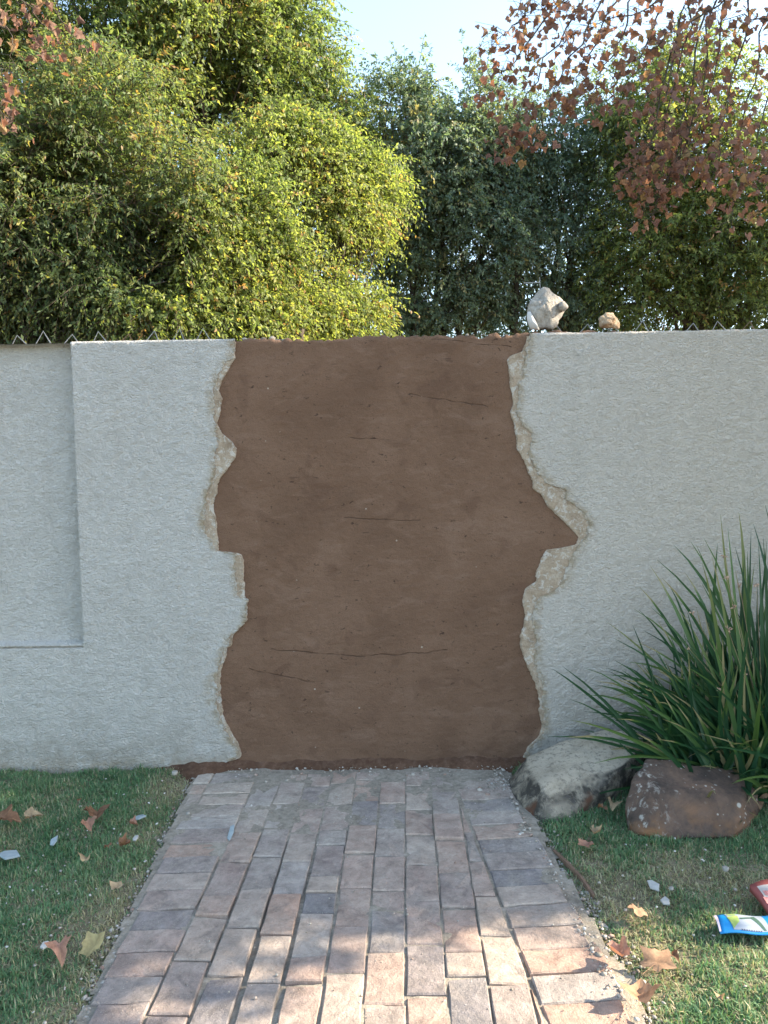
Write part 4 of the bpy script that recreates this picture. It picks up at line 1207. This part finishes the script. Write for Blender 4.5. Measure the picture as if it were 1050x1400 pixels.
tw_r = [[(780, -40, 1.1), (720, 10, 1.0), (690, 45, .9), (668, 75, .9)], [(800, -40, 1.1), (735, 40, 1.0), (695, 95, .9), (672, 130, .9)], [(820, -30, 1.2), (760, 60, 1.0), (710, 150, .9), (690, 205, .85)],
        [(840, -30, 1.1), (790, 60, 1.0), (745, 140, .9), (722, 212, .9)], [(860, -30, 1.2), (815, 60, 1.1), (790, 110, 1.0), (772, 150, 1.0)], [(880, -40, 1.0), (850, 50, .9), (820, 105, .9), (800, 150, .9)],
        [(920, -40, 1.2), (885, 60, 1.1), (860, 110, 1.0), (848, 145, 1.0)], [(950, -40, 1.1), (920, 80, 1.0), (895, 180, .9), (866, 232, .9)], [(955, -30, 1.3), (925, 100, 1.2), (900, 220, 1.1), (872, 308, 1.05)],
        [(985, -40, 1.1), (960, 110, 1.0), (935, 210, .95), (900, 262, .9)], [(1000, -40, 1.2), (980, 90, 1.1), (955, 190, 1.0), (935, 252, 1.0)], [(1030, -30, 1.1), (1010, 80, 1.0), (985, 180, .95), (972, 248, .9)],
        [(1060, -20, 1.3), (1030, 110, 1.2), (1005, 210, 1.1), (1000, 310, 1.1)], [(1080, 0, 1.0), (1055, 120, .95), (1030, 200, .9), (1020, 252, .9)], [(1110, 60, 1.1), (1070, 180, 1.0), (1045, 250, 1.0), (1040, 300, 1.0)],
        [(960, -30, 1.0), (890, 10, .9), (830, 30, .9), (770, 60, .9)], [(1040, -40, 1.1), (960, 20, 1.0), (900, 60, .95), (850, 95, .9)], [(880, -60, 1.2), (800, -5, 1.1), (745, 15, 1.0), (705, 20, 1.0)], [(1090, 20, .9), (1050, 30, .9), (1005, 20, .9), (960, 40, .9)],
        [(965, 10, 1.2), (940, 140, 1.1), (915, 240, 1.0), (890, 300, 1.0)], [(930, 20, 1.0), (905, 130, 1.0), (880, 230, .95), (860, 250, .95)]]
SH_R = [(4.3, -1.0, 3.45, .8, .75, .62), (5.1, -.7, 4.3, 1.0, .8, .8), (4.9, 1.0, 4.9, 1.0, 1.0, .9), (3.2, 1.6, 5.8, .9, .8, .6), (4.1, -.2, 3.2, .7, .5, .6)]  # unseen crown lobes, the low ones added to shade lawn and path
plane_tree('russet leaved plane tree whose hanging twigs reach over the wall above the rubble and plant', (4.3, 1.1, -.05), (4.2, 1.0, 3.4), tw_r, 41, SH_R, 4600, 298, 0.019)
tw_l = [[(-40, -40, .7), (0, 20, .7), (20, 60, .7), (15, 100, .7)], [(-20, -50, .8), (40, 10, .8), (70, 45, .8), (88, 72, .8)], [(20, -50, .9), (70, 10, .9), (92, 40, .9), (100, 66, .9)], [(-60, 60, .6), (-15, 110, .6), (5, 155, .6), (24, 188, .6)], [(-50, 20, .7), (-10, 70, .7), (5, 110, .7), (2, 170, .7)], [(-30, -50, .8), (20, -5, .8), (45, 25, .8), (60, 60, .8)], [(-70, 10, .9), (-10, 30, .9), (25, 45, .9), (50, 30, .9)]]
plane_tree('russet leaved plane tree with a few twigs showing over the bushy dark green tree', (-3.9, .8, -.05), (-3.7, .8, 3.6), tw_l, 42, [(-3.9, .7, 4.9, 1.1, .9, .8), (-3.2, .9, 5.6, .9, .8, .7)], 900, 110, 0.040)

# ------------------------------------------------------------------ fallen leaves, chips, wrappers
LEAFCOL = {'brown': (0.21, 0.115, 0.07), 'tan': (0.36, 0.27, 0.17), 'pink': (0.36, 0.20, 0.145), 'orange': (0.38, 0.235, 0.15), 'yellow': (0.36, 0.30, 0.15), 'blue': (0.40, 0.46, 0.47)}
M_fall = {k: mat_plane_leaf('fallen_leaf_' + k, [(0.0, c), (1.0, tuple(min(1, a * 1.2) for a in c))], True) for k, c in LEAFCOL.items()}
rl = random.Random(77)
def fallen_leaf(px, py, size_px, colour, label, curl=0.9, rz=None, stand=0.0, z=0.016, lift=None):
    p = on_ground(px, py, z)
    k = (p - CAM_POS).length / F_PX
    me = plane_leaf_mesh(int(px * 7 + py), size_px * k * .43, min(1.5, curl * 1.25))
    me.materials.append(M_fall[colour])
    o = bpy.data.objects.new('fallen_leaf', me); link(o)
    zz = lift if lift is not None else z
    o.location = (p.x, p.y, 0)
    a = rl.uniform(0, 6.28) if rz is None else rz
    o.rotation_euler = (stand + rl.gauss(0, .18), rl.gauss(0, .22), a)
    m = o.rotation_euler.to_matrix()
    lo = min((m @ v.co).z for v in me.vertices)
    o.location.z = zz - lo - 0.006
    return tag(o, label, 'leaf', 'fallen plane leaves on the ground')
FL = [(8, 1126, 34, 'brown', 'curled brown leaf at the far edge of the lawn by a tan one', 1.3), (42, 1116, 28, 'tan', 'tan yellow leaf next to the curled brown one on the lawn', 1.0),
      (132, 1113, 36, 'brown', 'brown arched leaf standing up on the lawn near the wall', 1.6), (120, 1132, 24, 'pink', 'pale brown leaf just below the arched one on the lawn', 1.2),
      (118, 1180, 22, 'tan', 'small tan leaf alone in the middle of the lawn', .9), (166, 1154, 20, 'brown', 'crumpled reddish brown leaf on the lawn towards the path', 1.5), (148, 1158, 14, 'brown', 'small brown leaf scrap beside the crumpled reddish leaf', 1.4),
      (181, 1127, 15, 'pink', 'small pinkish leaf scrap beside a blue-grey chip', 1.3), (160, 1212, 22, 'tan', 'pale leaf lying on the bald spot by the path', .8),
      (82, 1311, 34, 'pink', 'pinkish narrow leaf on the lawn beside the broad yellow one', 1.2), (129, 1297, 40, 'yellow', 'broad yellowish tan leaf on the lawn edge by the bricks', .7), (107, 1093, 8, 'pink', 'tiny brown leaf bit near the foot of the wall', 1.0),
      (803, 1154, 30, 'pink', 'pinkish leaf on the grass in front of the pale boulder', .9), (813, 1138, 20, 'tan', 'tan upright leaf just behind the pinkish one by the boulder', 1.2),
      (872, 1246, 30, 'orange', 'orange leaf in the grass below the two white chips', .8), (848, 1304, 36, 'pink', 'half hidden pinkish leaf at the grit edge of the path', 1.0),
      (897, 1318, 54, 'orange', 'large orange brown plane leaf on the grass beside the grit', .8), (874, 1362, 58, 'orange', 'largest pale orange leaf, on the path edge nearest the camera', .75),
      (838, 1102, 22, 'tan', 'tan curled leaf in the gap between the two boulders', 1.2), (824, 1104, 18, 'brown', 'brown leaf tucked against the pale boulder in the gap', 1.2),
      (1003, 1034, 24, 'tan', 'tan leaf under the strappy plant behind the red boulder', 1.0), (984, 1026, 22, 'brown', 'brown leaf in the litter at the foot of the strappy plant', 1.1),
      (1042, 1052, 26, 'pink', 'pinkish leaf by the far end of the red boulder', 1.0), (1036, 1100, 24, 'orange', 'orange leaf leaning on the near corner of the red boulder', 1.1), (1014, 1044, 20, 'tan', 'small tan leaf against the top of the red boulder', 1.0),
      (780, 1376 - 8, 1, 'tan', '', 0), (985, 1362, 14, 'tan', 'small tan leaf bit in the sunlit grass', 1.0), (920, 1308, 18, 'brown', 'brown scrap behind the large orange leaf', 1.2), (930, 1022, 20, 'brown', 'brown leaf in the dark litter between plant and pale boulder', 1.0)]
for e in FL:
    if e[4]: 
        gp = on_ground(e[0], e[1], .016)
        fallen_leaf(e[0], e[1], e[2], e[3], e[4], e[5], None, 0.0, 0.03 if e[1] > 1095 or e[0] < 300 else 0.012)

M_chipm = mat_plain('plaster_chip', (0.38, 0.375, 0.36), 0.9, 0.2, 0.12)
M_chipb = mat_plain('blue_grey_paint_chip', (0.26, 0.31, 0.33), 0.85, 0.25, 0.12)
M_pebble = mat_plain('pebble_stone', (0.30, 0.28, 0.25), 0.9, 0.2, 0.2)
def chip(px, py, w, h, mat, label, cat='plaster chip', name='plaster_chip', z=0.022, grp='plaster chips from the wall'):
    c = on_ground(px, py, z); k = (c - CAM_POS).length / F_PX
    rr = random.Random(int(px + py)); n = rr.choice([4, 5, 5, 6])
    ring_ = []
    for i in range(n):
        a = 2 * math.pi * (i + rr.uniform(-.3, .3)) / n
        ring_.append((math.cos(a) * w * k * .42 * rr.uniform(.75, 1.2), math.sin(a) * h * k * 1.1 * rr.uniform(.75, 1.2)))
    th = .003
    vs = [(x, y, -th) for x, y in ring_] + [(x, y, th * .5) for x, y in ring_] + [(x * .86, y * .86, th) for x, y in ring_]
    fs = [tuple(range(n - 1, -1, -1)), tuple(range(2 * n, 3 * n))]
    for l in range(2):
        for i in range(n): fs.append((l * n + i, l * n + (i + 1) % n, (l + 1) * n + (i + 1) % n, (l + 1) * n + i))
    o = mesh_obj(name, vs, fs, mat); o.location = c; o.rotation_euler = (rr.uniform(-.1, .25), rr.uniform(-.2, .2), 0)
    return tag(o, label, cat, grp)
chip(894, 1211, 17, 9, M_chipm, 'white plaster chip in the grass, the one nearer the red boulder')
chip(910, 1232, 15, 8, M_chipm, 'white triangular plaster chip in the grass above the orange leaf')
chip(14, 1167, 30, 11, M_chipb, 'largest blue-grey chip, at the outer edge of the lawn')
chip(73, 1150, 10, 8, M_chipb, 'small pale blue chip on the lawn below the tan yellow leaf')
chip(191, 1117, 18, 8, M_chipb, 'blue-grey chip on the lawn next to a pinkish leaf scrap')
chip(316, 1137, 9, 16, M_chipb, 'pale blue chip lying on the bricks', z=0.008)
chip(185, 1134 + 12, 9, 5, M_chipm, 'small white chip in the grass by the path edge')
chip(146 - 85, 1292, 12, 5, M_chipm, 'white chip on the lawn beside the yellowish leaf')
def pebble(px, py, s_px, label, z=0.02):
    c = on_ground(px, py, z); k = (c - CAM_POS).length / F_PX; s = s_px * k * .40
    rr = random.Random(int(px * 3 + py))
    pts = [c + Vector((math.cos(a) * s * rr.uniform(.8, 1.15), math.sin(a) * s * rr.uniform(.8, 1.15), zz * s * rr.uniform(.7, 1))) for a in [0, .9, 1.8, 2.7, 3.6, 4.5, 5.4] for zz in (-.6, .1, .7)]
    o = hull_rock('pebble', pts, M_pebble, 3, 8.0, s * .06, 1.2 / s, px)
    return tag(o, label, 'pebble', 'pebbles lying about')
pebble(992, 1188, 11, 'round pale pebble in the grass above the blue wrapper')
pebble(239, 1057, 11, 'pale pebble on the mud at the foot of the wall', .03)
pebble(257, 1112, 8, 'pale pebble at the path edge near the mud', .0)
pebble(918, 1190 + 25, 8, 'small pebble beside the two white chips')

# blue wrapper, flattened carton
M_blue = mat_plain('blue_print', (0.008, 0.20, 0.50), 0.35, 0.5, 0.05)
M_white = mat_plain('white_print', (0.26, 0.30, 0.36), 0.35, 0.5, 0.05)
M_lime = mat_plain('lime_print', (0.24, 0.34, 0.10), 0.4, 0.5, 0.25, 0, 90)
M_dgreen = mat_plain('dark_green_print', (0.05, 0.10, 0.08), 0.4, 0.5, 0.2)
M_foil = mat_plain('torn_card', (0.50, 0.44, 0.50), 0.6, 0.4, 0.2)
M_ink = mat_plain('dark_ink', (0.06, 0.08, 0.14), 0.5, 0.3, 0.1)
zp = 0.040
A, B_, C_, D_ = on_ground(978, 1249, zp), on_ground(985, 1273, zp), on_ground(1072, 1273, zp), on_ground(1066, 1248, zp)
pk = empty('wrapper', 'flattened blue and white printed wrapper lying on the grass', 'wrapper', (A + C_) / 2)
def pq(s_, t_, dz=0.0):                       # s along the packet, t across
    p = (A.lerp(D_, s_)).lerp(B_.lerp(C_, s_), t_)
    sag = 0.004 * math.sin(s_ * 7) + 0.010 * math.sin(math.pi * t_)
    return Vector((p.x, p.y, zp + sag - .006 + dz))
def patch(name, poly, mat, dz, nsub=5):
    """a printed area: thin patch that follows the packet"""
    vs, fs = [], []
    (s0, t0), (s1, t1), (s2, t2), (s3, t3) = poly
    for i in range(nsub + 1):
        for j in range(nsub + 1):
            a, b = i / nsub, j / nsub
            s_ = (s0 * (1 - a) + s1 * a) * (1 - b) + (s3 * (1 - a) + s2 * a) * b
            t_ = (t0 * (1 - a) + t1 * a) * (1 - b) + (t3 * (1 - a) + t2 * a) * b
            vs.append(pq(s_, t_, dz))
    for i in range(nsub):
        for j in range(nsub):
            a = i * (nsub + 1) + j
            fs.append((a, a + 1, a + nsub + 2, a + nsub + 1))
    return child_at(mesh_obj(name, vs, fs, mat, None, True), pk)
vs, fs = [], []
N_ = 12
for i in range(N_ + 1):
    for j in range(N_ + 1): vs.append(pq(i / N_, j / N_))
for i in range(N_ + 1):
    for j in range(N_ + 1): vs.append(pq(i / N_, j / N_) * 1 - Vector((0, 0, .004 + .018 * math.sin(math.pi * j / N_))))
q_ = (N_ + 1) ** 2
for i in range(N_):
    for j in range(N_):
        a = i * (N_ + 1) + j
        fs += [(a, a + 1, a + N_ + 2, a + N_ + 1), (q_ + a, q_ + a + N_ + 1, q_ + a + N_ + 2, q_ + a + 1)]
for i in range(N_):
    for (a, b) in ((i * (N_ + 1), (i + 1) * (N_ + 1)), ((i + 1) * (N_ + 1) + N_, i * (N_ + 1) + N_), (i + 1, i), (N_ * (N_ + 1) + i, N_ * (N_ + 1) + i + 1)):
        fs.append((a, b, b + q_, a + q_))
child_at(mesh_obj('body', vs, fs, M_blue, None, True), pk)
patch('white_panel', [(.13, .05), (.70, .05), (.80, .93), (.22, .93)], M_white, .0010, 10)
patch('green_picture', [(.15, .35), (.32, .22), (.33, .60), (.22, .90)], M_lime, .0016)
patch('green_picture', [(.17, .08), (.30, .10), (.28, .24), (.16, .22)], M_lime, .0016)
patch('dark_wedge', [(.50, .28), (.58, .16), (.74, .90), (.70, .90)], M_dgreen, .0016)
patch('dark_wedge', [(.34, .40), (.52, .26), (.54, .34), (.36, .48)], M_dgreen, .0020)
for i in range(9):
    s0 = .34 + i * .038
    patch('lettering', [(s0, .90), (s0 + .020, .90), (s0 + .022, .955), (s0 + .002, .955)], M_ink, .0022, 2)
patch('torn_end', [(-.035, .05), (.012, .0), (.020, .95), (-.010, .96)], M_foil, .0012, 4)

# red and white paper sack corner
M_red = mat_plain('red_print', (0.30, 0.085, 0.08), 0.55, 0.35, 0.12)
M_paper = mat_plain('paper_print', (0.42, 0.39, 0.37), 0.7, 0.3, 0.1)
M_pinkp = mat_plain('faded_red_print', (0.46, 0.20, 0.19), 0.6, 0.3, 0.35, 0, 160)
zc = 0.045
SA, SB, SC_, SD = on_ground(1025, 1210, zc), on_ground(1078, 1196, zc + .02), on_ground(1112, 1262, zc), on_ground(1060, 1255, zc - .01)
sk_ = empty('paper_bag', 'corner of a red and white printed paper bag at the edge of the grass', 'paper bag', (SA + SC_) / 2)
def sq_(s_, t_, dz): p = SA.lerp(SB, s_).lerp(SD.lerp(SC_, s_), t_); return p + Vector((0, 0, dz + .006 * math.sin(5 * s_ + 4 * t_)))
def spatch(name, s0, s1, t0, t1, mat, dz, n=6):
    vs = [sq_(s0 + (s1 - s0) * i / n, t0 + (t1 - t0) * j / n, dz) for i in range(n + 1) for j in range(n + 1)]
    fs = [(i * (n + 1) + j, i * (n + 1) + j + 1, (i + 1) * (n + 1) + j + 1, (i + 1) * (n + 1) + j) for i in range(n) for j in range(n)]
    if name == 'body':
        k = len(vs); vs += [v - Vector((0, 0, .022)) for v in vs]
        fs += [tuple(q + k for q in f[::-1]) for f in list(fs)]
        for i in range(n):
            for (a, b) in ((i * (n + 1), (i + 1) * (n + 1)), ((i + 1) * (n + 1) + n, i * (n + 1) + n), (i + 1, i), (n * (n + 1) + i, n * (n + 1) + i + 1)): fs.append((a, b, b + k, a + k))
    return child_at(mesh_obj(name, vs, fs, mat, None, True), sk_)
spatch('body', 0, 1, 0, 1, M_red, 0)
spatch('paper_face', .10, .98, .13, .98, M_paper, .0012)
spatch('red_print', .16, .92, .28, .40, M_pinkp, .0020)
spatch('red_print', .05, .30, .45, .62, M_pinkp, .0024)

# rusty edging that peeps out between grit and grass
v1, f1 = [], []
ed = [on_ground(757, 1162), on_ground(776, 1182), on_ground(795, 1202), on_ground(812, 1224)]
for p, dz in zip(ed, (0.0, .012, .012, .002)):
    v1 += [(p.x - .005, p.y, -.03), (p.x + .005, p.y + .003, -.03), (p.x + .004, p.y + .003, .002 + dz * .7), (p.x - .004, p.y, .0 + dz * .7)]
for i in range(3):
    for k in range(4): f1.append((i * 4 + k, i * 4 + (k + 1) % 4, i * 4 + 4 + (k + 1) % 4, i * 4 + 4 + k))
f1 += [(0, 1, 2, 3), (15, 14, 13, 12)]
tag(mesh_obj('edging_strip', v1, f1, M_rusty), 'rusty brown edging strip between the path grit and the grass', 'edging')
